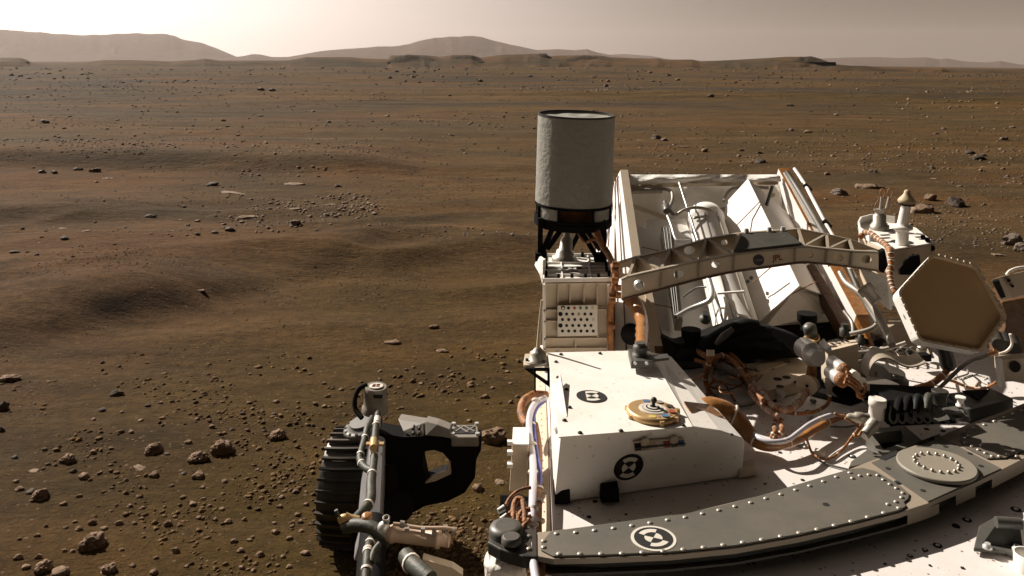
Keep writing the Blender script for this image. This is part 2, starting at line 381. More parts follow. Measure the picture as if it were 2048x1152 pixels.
AP = 7.0
NX, NY = 760, 1050
yy = np.concatenate([np.linspace(-6.5, 2.4, 50), np.exp(np.linspace(math.log(2.45), math.log(6900), NY - 50))])
ss = np.linspace(-1.15, 1.15, NX)
YY, SS = np.meshgrid(yy, ss, indexing='ij'); XX = SS * (YY * .86 + AP) * .95
# far sheet stays inside the haze box
ZZ = gz(XX, YY)
vv = np.stack([XX, YY, ZZ], -1).reshape(-1, 3)
idx = np.arange(NX * NY).reshape(NY, NX)
q = np.stack([idx[:-1, :-1], idx[:-1, 1:], idx[1:, 1:], idx[1:, :-1]], -1).reshape(-1, 4)
me = bpy.data.meshes.new('ground'); me.vertices.add(len(vv)); me.vertices.foreach_set('co', vv.ravel())
me.loops.add(q.size); me.loops.foreach_set('vertex_index', q.ravel().astype(np.int32))
me.polygons.add(len(q)); me.polygons.foreach_set('loop_start', np.arange(0, q.size, 4, dtype=np.int32)); me.polygons.foreach_set('loop_total', np.full(len(q), 4, np.int32))
me.polygons.foreach_set('use_smooth', np.ones(len(q), bool)); me.materials.append(M['soil']); me.update(calc_edges=True)
gr = bpy.data.objects.new('ground', me); COL.objects.link(gr); tag(gr, kind='structure')

def ridge(name, prof, dist, depth, m, seed, rough=.12, nv=26, foot=-3.0, steep=.5, erode=.0, nsamp=None):
    """landform: skyline given as (u, v) pairs at distance dist; a real ridge with a near slope and a far slope"""
    us = [p[0] for p in prof]; vs_ = [p[1] for p in prof]
    n = nsamp or max(60, int((us[-1] - us[0]) / 2.6)); V = []
    for i in range(n + 1):
        u = us[0] + (us[-1] - us[0]) * i / n; v = float(np.interp(u, us, vs_))
        H = CZ - (v - V0) / F * dist; X = (u - 1024) / F * dist
        H += rough * H * .35 * float(fbm(X / (dist * .012), 0.3, seed, 4))
        for j in range(nv + 1):
            t = j / nv * 2 - 1
            k = abs(t) if t > 0 else abs(t) ** (1 / steep) if False else abs(t)
            e = max(0.0, 1 - k); b = e * e * (3 - 2 * e) if steep >= .5 else min(1.0, e / .35) * .75 + .25 * e
            y = dist + t * depth
            nn = float(fbm(X / (depth * .35), y / (depth * .5), seed + 3, 4))
            z = foot + (H - foot) * b + (H - foot) * rough * nn * min(1, 4 * e) * (1 - .75 * (abs(t) < .05))
            if erode: z -= erode * (H - foot) * abs(float(vnoise(X / (depth * .13) + 3 * nn, y / (depth * .9), seed + 7))) * b * (1 - b) * 4
            V.append((X * y / dist, y, z))
    fs = [[i * (nv + 1) + j, i * (nv + 1) + j + 1, (i + 1) * (nv + 1) + j + 1, (i + 1) * (nv + 1) + j] for i in range(n) for j in range(nv)]
    mb = MB().add(V, fs, 0, True); o = make(name, mb, m); tag(o, kind='structure'); return o

ridge('distant_hill', [(-900, 108), (-500, 84), (-200, 66), (-60, 60), (0, 60), (45, 62), (90, 67), (160, 70), (235, 71), (290, 70), (330, 70), (350, 74), (365, 80), (400, 86), (430, 96), (455, 106), (475, 114), (530, 121), (640, 126)], 5200, 1500, 'hill', 5, .10, erode=.22)
ridge('distant_hill', [(380, 122), (450, 116), (488, 112), (505, 108), (522, 109), (545, 114), (575, 114), (600, 110), (640, 102), (690, 98), (730, 95), (755, 92), (790, 93), (815, 89), (840, 81), (870, 75), (905, 73), (945, 71), (965, 74), (990, 81), (1015, 87), (1050, 95), (1075, 100), (1110, 98), (1150, 100), (1175, 98), (1195, 105), (1235, 112), (1300, 122)], 4300, 1100, 'hill', 15, .10, erode=.22)
ridge('distant_hill', [(1180, 118), (1225, 109), (1250, 108), (1300, 112), (1340, 119), (1500, 124)], 5600, 800, 'hill', 25, .08, erode=.2, foot=-45)
ridge('distant_hill', [(1560, 124), (1640, 117), (1700, 115), (1750, 114), (1800, 116), (1850, 115), (1880, 119), (1893, 117), (1930, 123), (1975, 125), (2000, 122), (2040, 129), (2100, 128), (2300, 112), (2700, 118)], 5000, 900, 'hill', 35, .08, erode=.2, foot=-85)
ridge('mesa', [(-500, 118), (-250, 112), (-60, 116), (0, 115), (42, 116), (55, 121), (62, 126), (90, 131)], 300, 40, 'mesa', 45, .10, steep=.3)
ridge('mesa', [(60, 131), (120, 128), (180, 123), (205, 120), (260, 120), (340, 123), (390, 120), (410, 117), (440, 121), (520, 121), (575, 121), (610, 115), (700, 114), (730, 117), (775, 118), (783, 111), (830, 110), (855, 111), (880, 114), (905, 110), (945, 110), (962, 115), (1010, 109), (1080, 107), (1100, 112), (1150, 111), (1200, 111), (1225, 115), (1300, 117), (1315, 116), (1330, 119), (1385, 119), (1400, 123), (1460, 120), (1530, 116), (1575, 113), (1625, 113), (1640, 117), (1665, 128), (1700, 131), (1800, 138), (2100, 139), (2400, 130)], 330, 75, 'mesa', 55, .06, erode=.35, foot=-4.5)
ridge('mesa', [(1560, 136), (1680, 131), (1730, 132), (1780, 137), (1860, 138), (1883, 136), (1900, 141), (2060, 141)], 280, 30, 'mesa', 65, .08, erode=.3, foot=-5)
# dark cliff caps along the tops of the mesas
ridge('scarp', [(772, 122), (790, 112), (810, 110), (835, 110), (855, 113), (880, 122)], 322, 14, 'scarp', 71, .25, steep=.3, foot=1.6)
ridge('scarp', [(893, 122), (903, 112), (925, 110), (945, 111), (958, 116), (968, 122)], 322, 13, 'scarp', 72, .25, steep=.3, foot=1.6)
ridge('scarp', [(1060, 118), (1075, 109), (1092, 109), (1106, 118)], 322, 9, 'scarp', 75, .3, steep=.3, foot=1.6)
ridge('scarp', [(1120, 121), (1150, 112), (1190, 112), (1206, 116), (1218, 122)], 322, 13, 'scarp', 73, .25, steep=.3, foot=1.6)
ridge('scarp', [(1580, 122), (1598, 114), (1622, 113), (1635, 118), (1650, 124), (1672, 132)], 318, 12, 'scarp', 74, .3, steep=.3, foot=1.6)
ridge('scarp', [(-60, 126), (0, 121), (30, 120), (48, 121), (58, 128)], 285, 8, 'scarp', 76, .3, steep=.3, foot=1.6)

# ------------------------------------------------------------------ rocks
def rock_mesh(name, seed, sub=3, flat=.7, ang=.35, pit=.0, m='rock_tan', slab=False):
    bm = bmesh.new(); bmesh.ops.create_icosphere(bm, subdivisions=sub, radius=1.0)
    rs = random.Random(seed)
    planes = [(Vector((rs.gauss(0, 1), rs.gauss(0, 1), rs.gauss(0, .8))).normalized(), rs.uniform(.55, .95)) for _ in range(9)]
    off = rs.uniform(0, 50)
    for v in bm.verts:
        p = v.co.copy(); d = p.normalized()
        for n_, k in planes:
            e = d.dot(n_)
            if e * 1.0 > k: d = d * (1 - ang * (e - k) * 2.0)
        from mathutils import noise as mn
        s = 1 + .28 * mn.noise(d * 1.3 + Vector((off, 0, 0))) + .14 * mn.noise(d * 3.1 + Vector((0, off, 0)))
        if sub > 2: s += .07 * mn.noise(d * 7 + Vector((0, 0, off)))
        if pit: s -= pit * max(0, mn.noise(d * 5.5 + Vector((off, off, 0))) - .05) * 1.6; s += pit * .35 * mn.noise(d * 12 + Vector((off, 3, 0)))
        q_ = d * s; q_.z *= flat
        if slab: q_.z = min(q_.z, flat * (.50 + .35 * mn.noise(d * 4 + Vector((off, off, off)))))
        v.co = q_
    me = bpy.data.meshes.new(name); bm.to_mesh(me); bm.free(); me.materials.append(M[m])
    for p in me.polygons: p.use_smooth = sub > 2 and bool(pit or slab)
    return me
RK = {
 'grey': [rock_mesh('rock', 100 + i, 3, .62, .5, 0, 'rock_grey') for i in range(5)],
 'dark': [rock_mesh('rock', 200 + i, 2, .62, .5, 0, 'rock_dark') for i in range(5)],
 'tan': [rock_mesh('rock', 300 + i, 3, .66, .4, .35, 'rock_tan') for i in range(6)],
 'pitted': [rock_mesh('rock', 400 + i, 4, .68, .35, .60, 'rock_tan') for i in range(5)],
 'pale': [rock_mesh('rock', 500 + i, 3, .30, .4, .15, 'rock_pale', True) for i in range(5)],
}
def put_rock(u, v, w, kind, label, group=None, asp=1.0, sink=.25, name='rock', rz=None, hs=1.0):
    x, d, z = ground_hit(u, v); r = .5 * w / F * d * 1.05
    me = random.choice(RK[kind]); o = bpy.data.objects.new(name, me); COL.objects.link(o)
    fl = {'pale': .30, 'tan': .66, 'pitted': .68, 'grey': .62, 'dark': .62}[kind]
    o.scale = (r, r * asp, r * hs); o.rotation_euler = (random.uniform(-.12, .12), random.uniform(-.12, .12), random.uniform(-.5, .5) if rz is None else rz)
    o.location = (x, d, z + r * hs * fl * ((1 - 2 * sink) * .55 if kind != 'pale' else -.12))
    tag(o, label, 'rock', group); return o
NAMED = [  # u, v(base centre), width px, kind, label, depth aspect, height factor
 (183, 1092, 50, 'pitted', 'large pitted pale tan rock casting a shadow straight below it, near the bottom edge', 1, 1.0),
 (88, 1140, 34, 'pitted', 'lumpy tan rock at the bottom edge with a lower fragment beside it', 1, 1.1),
 (122, 1146, 34, 'tan', 'low crumbly fragment touching the lumpy tan rock at the bottom edge', 1, .7),
 (218, 1140, 30, 'pitted', 'rough tan rock at the bottom edge below the large pitted rock', 1, 1.0),
 (78, 996, 34, 'pitted', 'dark shaded knobbly rock with a bright top and a second stone behind it', 1, 1.1),
 (62, 985, 18, 'dark', 'small black stone tucked behind the knobbly dark rock', 1, 1.0),
 (306, 902, 36, 'pitted', 'grey-tan knobbly rock, upper of the rocks in the open sand patch', 1, .95),
 (442, 902, 52, 'pitted', 'broad layered pale rock, the widest one left of the wheel', .8, .85),
 (397, 920, 40, 'pitted', 'sloping pale rock just below the broad layered one', .8, .8),
 (396, 954, 26, 'tan', 'brown chunky rock under the sloping pale rock', 1, .9),
 (555, 875, 32, 'pitted', 'angular tan rock standing alone above and left of the tyre', 1, .95),
 (136, 922, 28, 'pitted', 'rough tan rock with a dark hollow side, upper rock of the far-left trio', 1, .95),
 (168, 955, 20, 'tan', 'rounded brown stone below the hollow-sided rock', 1, 1.0),
 (147, 943, 14, 'dark', 'small dark stone between the hollow-sided rock and the rounded brown one', 1, 1.0),
 (308, 952, 20, 'tan', 'tilted tan stone with a bright top, below the knobbly grey-tan rock', 1, 1.0),
 (280, 936, 32, 'pale', 'flat pale stone slab lying in the sand with a straight top edge', .7, .9),
 (68, 942, 26, 'pale', 'pale flat stone half buried near the left border', .7, .9),
 (6, 818, 26, 'dark', 'black rounded boulder cut by the left border', 1, 1.5),
 (2, 862, 14, 'dark', 'black stone under the rounded boulder at the left border', 1, 1.4),
 (232, 790, 34, 'dark', 'wide low dark stone at the top of the pebble field', .5, .6),
 (18, 760, 40, 'pitted', 'crumbly pale rock group cut by the left border, above the black boulder', .8, .5),
 (985, 878, 56, 'pitted', 'large crusty brown rock behind the suspension joint', .8, .9),
 (955, 978, 22, 'tan', 'bright-topped stone between the suspension arm and the white side box', 1, 1.1),
 (1002, 965, 32, 'pale', 'pale chipped stone beside the white side box', .7, 1.3),
 (868, 655, 20, 'tan', 'small crumbly ochre clod alone on the smooth sand slope', .6, .6),
 (785, 686, 38, 'tan', 'wide crumbly ochre clod on the smooth sand above the wheel', .4, .35),
 (885, 703, 26, 'tan', 'low crumbly clod right of the wide ochre clod', .5, .4),
 (401, 581, 20, 'pale', 'single pale stone resting on the big shaded drift', .7, 1.4),
 (588, 448, 28, 'grey', 'smooth light-topped boulder at the tip of the big drift', .8, .95),
 (460, 461, 20, 'dark', 'small dark pyramid-shaped stone on the crest of the big drift', 1, 1.0),
 (430, 466, 14, 'dark', 'small dark stone left of the pyramid-shaped stone', 1, .9),
 (500, 434, 54, 'pale', 'pale flat outcrop between the two small drifts', .4, .5),
 (590, 418, 34, 'pale', 'pale rounded outcrop beyond the smooth light-topped boulder', .6, .8),
 (658, 410, 34, 'pale', 'broken pale outcrop beside the darker sand edge', .6, .8),
 (466, 386, 76, 'pale', 'long pale textured outcrop slab, the largest in the mid distance', .4, .4),
 (425, 370, 28, 'dark', 'dark stone at the end of the long pale outcrop', .6, .6),
 (300, 434, 32, 'dark', 'thin dark flat stone in the gravelly flat', .4, .4),
 (590, 368, 48, 'pale', 'stepped pale ledge below the shaded drift face', .5, .6),
 (675, 374, 18, 'dark', 'dark flat stone right of the stepped pale ledge', .6, .6),
 (190, 344, 26, 'grey', 'bluish grey boulder with a bright top below the long drift', .7, .9),
 (218, 357, 28, 'pale', 'pale oval stone under the bluish grey boulder', .6, .6),
 (84, 346, 20, 'grey', 'grey stone left of the bluish grey boulder, outer of a pair', .7, .9),
 (108, 347, 18, 'grey', 'grey stone left of the bluish grey boulder, inner of a pair', .7, .9),
 (155, 340, 26, 'dark', 'long low dark stone above the pair of grey stones', .5, .5),
 (125, 457, 20, 'pale', 'square pale stone among the red pebbles at the left', .8, .9),
 (172, 462, 24, 'pale', 'pale wedge stone among the red pebbles at the left', .7, .8),
 (130, 478, 16, 'dark', 'dark round stone below the square pale stone', 1, .9),
 (30, 506, 22, 'dark', 'dark sliver of stone by the left edge of the red pebbles', .5, .6),
 (88, 246, 22, 'grey', 'pale grey boulder pair far off at the left', .7, .8),
 (1912, 412, 36, 'dark', 'dark pointed boulder with a ridge line, standing on the sand beyond the antennas', .9, 1.35),
 (1677, 389, 32, 'grey', 'smooth grey boulder beyond the tilted enclosure with a shadow to its right', .8, .9),
 (1738, 376, 70, 'pale', 'long low layered slab right of the smooth grey boulder', .5, 1.5),
 (1842, 424, 64, 'pale', 'broad flat-topped slab with a broken corner behind the mushroom antenna', .7, 3.0),
 (1862, 400, 30, 'tan', 'small brown rock pile behind the broad flat-topped slab', .8, .9),
 (2022, 488, 48, 'grey', 'big tilted slab with a black shaded side at the right border', .7, 1.2),
 (2042, 502, 30, 'grey', 'bluish rounded boulder cut by the right border', .9, 1.3),
 (1998, 510, 32, 'pale', 'low pale stone in front of the tilted slab at the right border', .7, .8),
 (1940, 308, 20, 'dark', 'dark angular boulder, upper one of the dark trio on the right plain', .8, 1.0),
 (1956, 318, 26, 'dark', 'dark angular boulder, lower one of the dark trio on the right plain', .8, .9),
 (1966, 312, 14, 'dark', 'small dark stone joined to the lower boulder of the dark trio', .8, .9),
 (1370, 294, 46, 'pale', 'broad pale outcrop slab beyond the white enclosure', .4, .45),
 (1312, 277, 20, 'grey', 'bright grey boulder left of the broad pale outcrop', .8, 1.0),
 (1328, 281, 16, 'grey', 'small grey boulder touching the bright grey one', .8, .9),
 (1422, 194, 14, 'dark', 'black blocky boulder far off on the right plain, the darkest one', .8, 1.1),
 (1520, 325, 24, 'dark', 'dark stone heap beyond the top of the right enclosure plate', .8, .8),
 (1580, 212, 18, 'grey', 'light grey low boulder on the far right plain', .6, .6),
 (1747, 345, 18, 'grey', 'grey stone above the long low layered slab', .8, .9),
 (2008, 280, 18, 'grey', 'grey boulder at the far right with a dark shadow', .8, .9),
 (522, 181, 16, 'dark', 'dark boulder with a pale cap, left of two on the far plain', .8, 1.0),
 (545, 182, 14, 'dark', 'plain dark boulder, right of two on the far plain', .8, 1.0),
]
for u, v, w, k, lab, asp, hs in NAMED: put_rock(u, v, w, k, lab, asp=asp, hs=hs)
REG = [  # region, count, size range, kinds, label, group
 ((10, 620, 960, 1148), 62, (11, 20), ('tan', 'tan', 'pitted'), 'small rounded brown stone in the pebbly sand left of the wheel, near the bottom', 'small stones in the sand left of the wheel'),
 ((620, 1060, 735, 960), 20, (9, 15), ('tan',), 'small brown stone on the ochre sand around the suspension joint', 'small stones around the suspension joint'),
 ((0, 620, 790, 955), 26, (9, 16), ('tan', 'tan', 'dark'), 'small stone in the smoother sand above the big pitted rocks', 'small stones above the pitted rocks'),
 ((20, 230, 445, 515), 14, (7, 13), ('dark', 'tan', 'pale'), 'small stone on the reddish patch beside the near drift at the left', 'stones on the reddish patch'),
 ((330, 700, 395, 475), 24, (7, 13), ('grey', 'pale', 'dark', 'tan'), 'small stone in the gravel behind the big drift', 'stones in the gravel behind the drift'),
 ((0, 1060, 210, 290), 20, (7, 12), ('pale', 'dark', 'grey'), 'small low stone on the plain behind the long drift', 'stones on the plain behind the long drift'),
 ((20, 200, 130, 160), 14, (8, 14), ('dark',), 'dark boulder of the cluster below the flat-topped ridge at the left', 'dark boulders below the left ridge'),
 ((700, 1000, 140, 166), 22, (6, 12), ('dark', 'dark', 'grey'), 'dark boulder in the rocky belt under the central hill', 'boulders in the belt under the central hill'),
 ((1000, 1400, 138, 175), 16, (6, 12), ('dark', 'grey', 'tan'), 'boulder in the belt of rocks under the low mesas', 'boulders in the belt under the low mesas'),
 ((1440, 1660, 140, 160), 16, (6, 11), ('dark', 'dark', 'grey'), 'dark boulder in the row under the rocky knob', 'boulders in the row under the rocky knob'),
 ((1500, 2040, 170, 270), 22, (6, 12), ('grey', 'pale', 'dark'), 'small boulder scattered over the far right plain', 'small boulders over the far right plain'),
 ((1250, 2040, 255, 370), 22, (9, 18), ('pale', 'grey', 'tan'), 'flat or chunky stone strewn beyond the antennas and enclosure', 'stones strewn beyond the antennas'),
]
def hidden(u, v):
    if u > 1215 and v > 330 and not (u > 1620 and v < 375 + max(0, (1700 - u))) and not (u > 1880 and v < 500): return True
    if 1065 < u < 1240 and v > 212: return True
    if u > 1040 and v > 690: return True
    if 615 < u < 975 and v > 845: return True
    if 700 < u < 800 and v > 755: return True
    return False
taken = [(a, b, c) for a, b, c, *_ in NAMED]
for (u0, u1, v0, v1), n_, (s0, s1), kinds, lab, grp in REG:
    k = 0; tries = 0
    while k < n_ and tries < n_ * 60:
        tries += 1
        u = random.uniform(u0, u1); v = random.uniform(v0, v1); w = s0 + (s1 - s0) * random.random() ** 2.2
        if hidden(u, v) or any(abs(u - a) < .6 * (w + c) and abs(v - b) < .45 * (w + c) for a, b, c in taken): continue
        taken.append((u, v, w)); kd = random.choice(kinds)
        put_rock(u, v, w, kd, lab, grp, asp=random.uniform(.6, 1.0), hs=random.uniform(.7, 1.1) if kd != 'pale' else random.uniform(.5, .9)); k += 1

# ------------------------------------------------------------------ pebbles too many to count: one object
def pebble_field(name, m, n_, sampler, label, sz, seed, protos=6):
    rs = np.random.RandomState(seed); PV = []; PF = None
    for k in range(protos):
        bm = bmesh.new(); bmesh.ops.create_icosphere(bm, subdivisions=1, radius=1.0)
        a = np.array([v.co[:] for v in bm.verts]); a *= 1 + .42 * (rs.rand(len(a), 1) - .5) * 2; a[:, 2] *= .68
        PF = np.array([[v.index for v in f.verts] for f in bm.faces]); bm.free()
        PF = PF.copy(); PV.append(a)
    VV = []; FF = []; o = 0
    P = sampler(rs, n_)
    Z = gz(P[:, 0], P[:, 1])
    for i in range(len(P)):
        x, y, r = P[i]; a = PV[i % protos]; t = rs.rand() * 6.283; c, s = math.cos(t), math.sin(t)
        e = .6 + .5 * rs.rand()
        b = np.stack([(a[:, 0] * c - a[:, 1] * s * e), (a[:, 0] * s + a[:, 1] * c * e), a[:, 2] * (.6 + .5 * rs.rand())], 1) * r
        VV.append(b + [x, y, Z[i] + r * (rs.rand() * .45 - .2)]); FF.append(PF + o); o += len(a)
    VV = np.concatenate(VV); FF = np.concatenate(FF)
    me = bpy.data.meshes.new(name); me.vertices.add(len(VV)); me.vertices.foreach_set('co', VV.ravel())
    me.loops.add(FF.size); me.loops.foreach_set('vertex_index', FF.ravel().astype(np.int32))
    me.polygons.add(len(FF)); me.polygons.foreach_set('loop_start', np.arange(0, FF.size, 3, dtype=np.int32)); me.polygons.foreach_set('loop_total', np.full(len(FF), 3, np.int32))
    me.materials.append(M[m]); me.update(calc_edges=True)
    ob = bpy.data.objects.new(name, me); COL.objects.link(ob); tag(ob, label, 'pebbles', kind='stuff'); return ob
def by_pixels(u0, u1, v0, v1, p0, p1, pw=3.0, clump=0, bias=1.0, ang=0):
    def f(rs, n):
        out = []
        while len(out) < n:
            u = rs.uniform(u0, u1); v = v0 + (v1 - v0) * rs.rand() ** bias
            d = CZ * F / (v - V0); x = (u - 1024) / F * d
            if clump and float(vnoise(x * clump, d * clump, 77)) + .5 * float(vnoise(x * clump * 3, d * clump * 3, 78)) < rs.rand() * .62 - .12: continue
            r = .5 * (p0 + (p1 - p0) * rs.rand() ** pw) / F * d
            out.append((x, d, r))
        return np.array(out)
    return f
pebble_field('gravel', 'grit', 17000, by_pixels(-250, 1150, 690, 1290, 1.5, 15, 5.6, .9, .75), 'brown gravel and grit over the near sand', .01, 1)
pebble_field('gravel', 'grit', 5000, by_pixels(-250, 1500, 520, 740, 1.4, 5.5, 4.0, .8), 'sparse grit over the smooth drift slopes', .01, 2)
pebble_field('gravel', 'rock_grey', 7000, by_pixels(-250, 2350, 280, 500, 1.4, 8, 4.2, .35), 'gravel between the drifts and beyond the rover', .01, 3)
pebble_field('gravel', 'rock_pale', 3400, by_pixels(-250, 2350, 165, 345, 1.4, 9, 3.4, .10), 'pale stones strewn over the far plain', .01, 4)
pebble_field('gravel', 'rock_dark', 5500, by_pixels(-250, 2350, 137, 310, 1.3, 6.5, 3.4, .03, 1.5), 'dark stones strewn over the far plain', .01, 5)

pebble_field('gravel', 'rock_dark', 900, by_pixels(-250, 2350, 137, 168, 2.2, 8, 3.0, .02), 'dark rubble in the belt below the ridges', .01, 6)
pebble_field('gravel', 'rock_pale', 500, by_pixels(430, 760, 340, 470, 2.5, 11, 2.5, .5), 'pale rubble at the tip of the near drift', .01, 7)
pebble_field('gravel', 'grit', 7000, by_pixels(-250, 2350, 180, 420, 1.3, 5, 3.0, .22), 'fine rubble over the middle plain', .01, 8)
# ------------------------------------------------------------------ dusty air
hm = bpy.data.materials.new('dusty_air'); hm.use_nodes = True; hn_ = hm.node_tree; hn_.nodes.clear()
pv = hn_.nodes.new('ShaderNodeVolumePrincipled'); ho = hn_.nodes.new('ShaderNodeOutputMaterial'); hn_.links.new(pv.outputs[0], ho.inputs['Volume'])
pv.inputs['Color'].default_value = (.93, .80, .74, 1); pv.inputs['Density'].default_value = .00006; pv.inputs['Anisotropy'].default_value = .25
bmh = bmesh.new(); bmesh.ops.create_cube(bmh, size=1.0); meh = bpy.data.meshes.new('haze'); bmh.to_mesh(meh); bmh.free(); meh.materials.append(hm)
hz = bpy.data.objects.new('haze', meh); COL.objects.link(hz); hz.scale = (13400, 7030, 350); hz.location = (0, 3485, 75)
tag(hz, kind='stuff')
# ================================================================== the rover: one thing, everything on it a part
rover = bpy.data.objects.new('rover', None); COL.objects.link(rover); rover.location = (.5, 2.2, 0)
tag(rover, 'white and grey planetary rover with antennas, cables and a tilted rear enclosure', 'rover')
ZD = 1.10
UP = Vector((0, 0, 1))
def P(name, mb, m, parent=rover, bevel=0.0, label=None):
    o = make(name, mb, m, parent, bevel)
    if label: o['label'] = label
    return o
def rivets(parent, pts, r, h, n=12, ax=UP, m='rivet', name='rivet'):
    first = None
    for p in pts:
        if first is None: first = make(name, MB().dome(p, ax, r, h, n), m, parent)
        else:
            c = first.copy(); COL.objects.link(c); c.parent = parent
            c.location = Vector(first.location) + (Vector(p) - Vector(pts[0]))
def disc(mb, c, n, r, th, mi=0, seg=32):
    n = Vector(n).normalized(); c = Vector(c); return mb.lathe(c, n, [(0, r), (th, r)], seg, mi, False)
def sector(mb, c, e1, e2, n, r0, r1, a0, a1, th, mi, k=10):
    pts = [c + (e1 * math.cos(a0 + (a1 - a0) * i / k) + e2 * math.sin(a0 + (a1 - a0) * i / k)) * r1 for i in range(k + 1)]
    if r0 > 1e-6: pts += [c + (e1 * math.cos(a1 - (a1 - a0) * i / k) + e2 * math.sin(a1 - (a1 - a0) * i / k)) * r0 for i in range(k + 1)]
    else: pts.append(c)
    # fan as quads to keep concave shapes clean
    if r0 > 1e-6:
        m_ = k + 1
        for i in range(k):
            a, b, d, e = pts[i], pts[i + 1], pts[2 * m_ - 2 - i], pts[2 * m_ - 1 - i]
            mb.hexa([a, b, d, e], [q + n * th for q in (a, b, d, e)], mi)
    else: mb.prism(pts, n * th, mi)
def fiducial(parent, c, e1, e2, n, r, rot=0.0, rim=False, swap=False, name='target_marker'):
    e1 = Vector(e1).normalized(); n = Vector(n).normalized(); e2 = n.cross(e1)
    ee1 = e1 * math.cos(rot) + e2 * math.sin(rot); ee2 = n.cross(ee1)
    mb = MB(); disc(mb, c, n, r, .0012, 0)
    if rim: disc(mb, Vector(c) - n * .0002, n, r * 1.16, .0010, 1)
    cc = Vector(c) + n * .0012
    for s in (0, math.pi):
        sector(mb, cc, ee1, ee2, n, 0, r * .46, s - .75, s + .75, .0006, 1)
        sector(mb, cc, ee1, ee2, n, r * .50, r * .80, s + math.pi / 2 - .72, s + math.pi / 2 + .72, .0006, 1)
    return make(name, mb, ['hole', 'tanlight'], parent)
M['tanlight'] = mat('marker_white', (.62, .58, .50), .6, var=.05, dust=.15)

# ---------------------------------------------------------------- deck and body
deck_px = [G(1113, 1290, ZD), G(1104, 1009, ZD), G(1093, 780, ZD), G(1080, 690, ZD), G(1330, 668, ZD), G(1640, 640, ZD), G(1990, 700, ZD)]
right_end = [Vector((1.75, 2.75, ZD)), Vector((1.75, 1.05, ZD))]
mb = MB().prism(deck_px + right_end, (0, 0, -.02)); deck = P('deck', mb, 'deck', bevel=.003)
xl = deck_px[2].x
mb = MB().hexa([Vector((.078, 1.06, ZD - .021)), Vector((1.74, 1.06, ZD - .021)), Vector((1.74, 2.70, ZD - .021)), Vector((.096, 2.70, ZD - .021))],
               [Vector((.085, 1.10, .60)), Vector((1.70, 1.10, .60)), Vector((1.70, 2.65, .60)), Vector((.10, 2.65, .60))]); body = P('body', mb, 'white', bevel=.004)
# sloping side rail with its rivets, left of the deck
rail = MB()
A0, A1 = G(1106, 1200, ZD), G(1088, 700, ZD)
B0, B1 = D(1079, 1225, A0.y), D(1069, 722, A1.y)
rail.hexa([A0, A1, B1, B0], [A0 + Vector((.004, 0, -.006)), A1 + Vector((.004, 0, -.006)), B1 + Vector((.004, 0, -.006)), B0 + Vector((.004, 0, -.006))])
siderail = P('side_rail', rail, 'tanpaint', bevel=.001)
pts = [A0.lerp(A1, t) * .55 + B0.lerp(B1, t) * .45 + Vector((0, 0, .0005)) for t in [i / 33 for i in range(34)]]
rivets(siderail, pts, .0016, .0010, 8, ax=(-.4, 0, .9), m='dark')
# screw wells and small holes in the deck
for (u, v, r, kind) in [(1875, 1091, 9, 1), (1850, 1100, 6, 1), (1820, 1112, 6, 1), (1934, 1040, 9, 1), (1912, 1052, 8, 0), (2032, 1019, 10, 1), (1704, 913, 8, 1), (1605, 960, 4, 0), (1530, 968, 3, 0), (1190, 1003, 5, 0), (1178, 1034, 5, 0), (1252, 1029, 3, 0), (1560, 905, 4, 0), (1853, 858, 5, 0), (1886, 862, 5, 0), (1770, 1128, 3, 0), (1925, 1136, 4, 0), (1860, 1131, 3, 0), (1555, 895, 4, 0), (1567, 896, 4, 0)]:
    c = G(u, v, ZD + .0006); rr = r / F * c.y
    mb = MB().lathe(c, UP, [(0, rr), (.0010, rr * .95)], 20, 0, False)
    if kind: mb.dome(c + UP * .001, UP, rr * .45, rr * .25, 12, 1)
    make('deck_screw' if kind else 'deck_hole', mb, ['hole', 'silver'], deck)

# ---------------------------------------------------------------- instrument box with calibration dial
def fd(u): return 1.675 + (u - 1120) / 365 * .115
TL, TR, R1, R2 = D(1121, 874, fd(1121)), D(1385, 853, fd(1385)), D(1440, 861, fd(1440)), D(1487, 877, fd(1487))
def bd(u): return G(1108, 1009, ZD).y + (u - 1108) / 402 * .12
BL, BR = D(1108, 1006, bd(1108)), D(1484, 957, bd(1484))
BL.z = BR.z = ZD + .002
fnn = (BR - BL).cross(TL - BL).normalized()
def _pl(u, v):
    o_ = Vector((0, 0, CZ)); r_ = D(u, v, 1.0) - o_; return o_ + r_ * ((BL - o_).dot(fnn) / r_.dot(fnn))
TR, R1, R2, R3 = _pl(1385, 853), _pl(1440, 861), _pl(1487, 877), _pl(1490, 887)
KBL, KTR, KR = G(1099, 708, TL.z), G(1298, 703, TR.z), G(1342, 712, R2.z)
front = [TL, TR, R1, R2, R3, BR, BL]
kz = ZD + .002
back = [KBL, KTR, KTR.lerp(KR, .45) , KR, KR - UP * .01, Vector((KR.x, KR.y, kz)), Vector((KBL.x, KBL.y, kz))]
mb = MB(); n = len(front)
mb.add(front + back, [list(range(n)), list(range(2 * n - 1, n - 1, -1))] + [[i, (i + 1) % n, (i + 1) % n + n, i + n] for i in range(n)])
box = P('instrument_box', mb, 'white', bevel=.003, label='white instrument box with sloping overhung front')
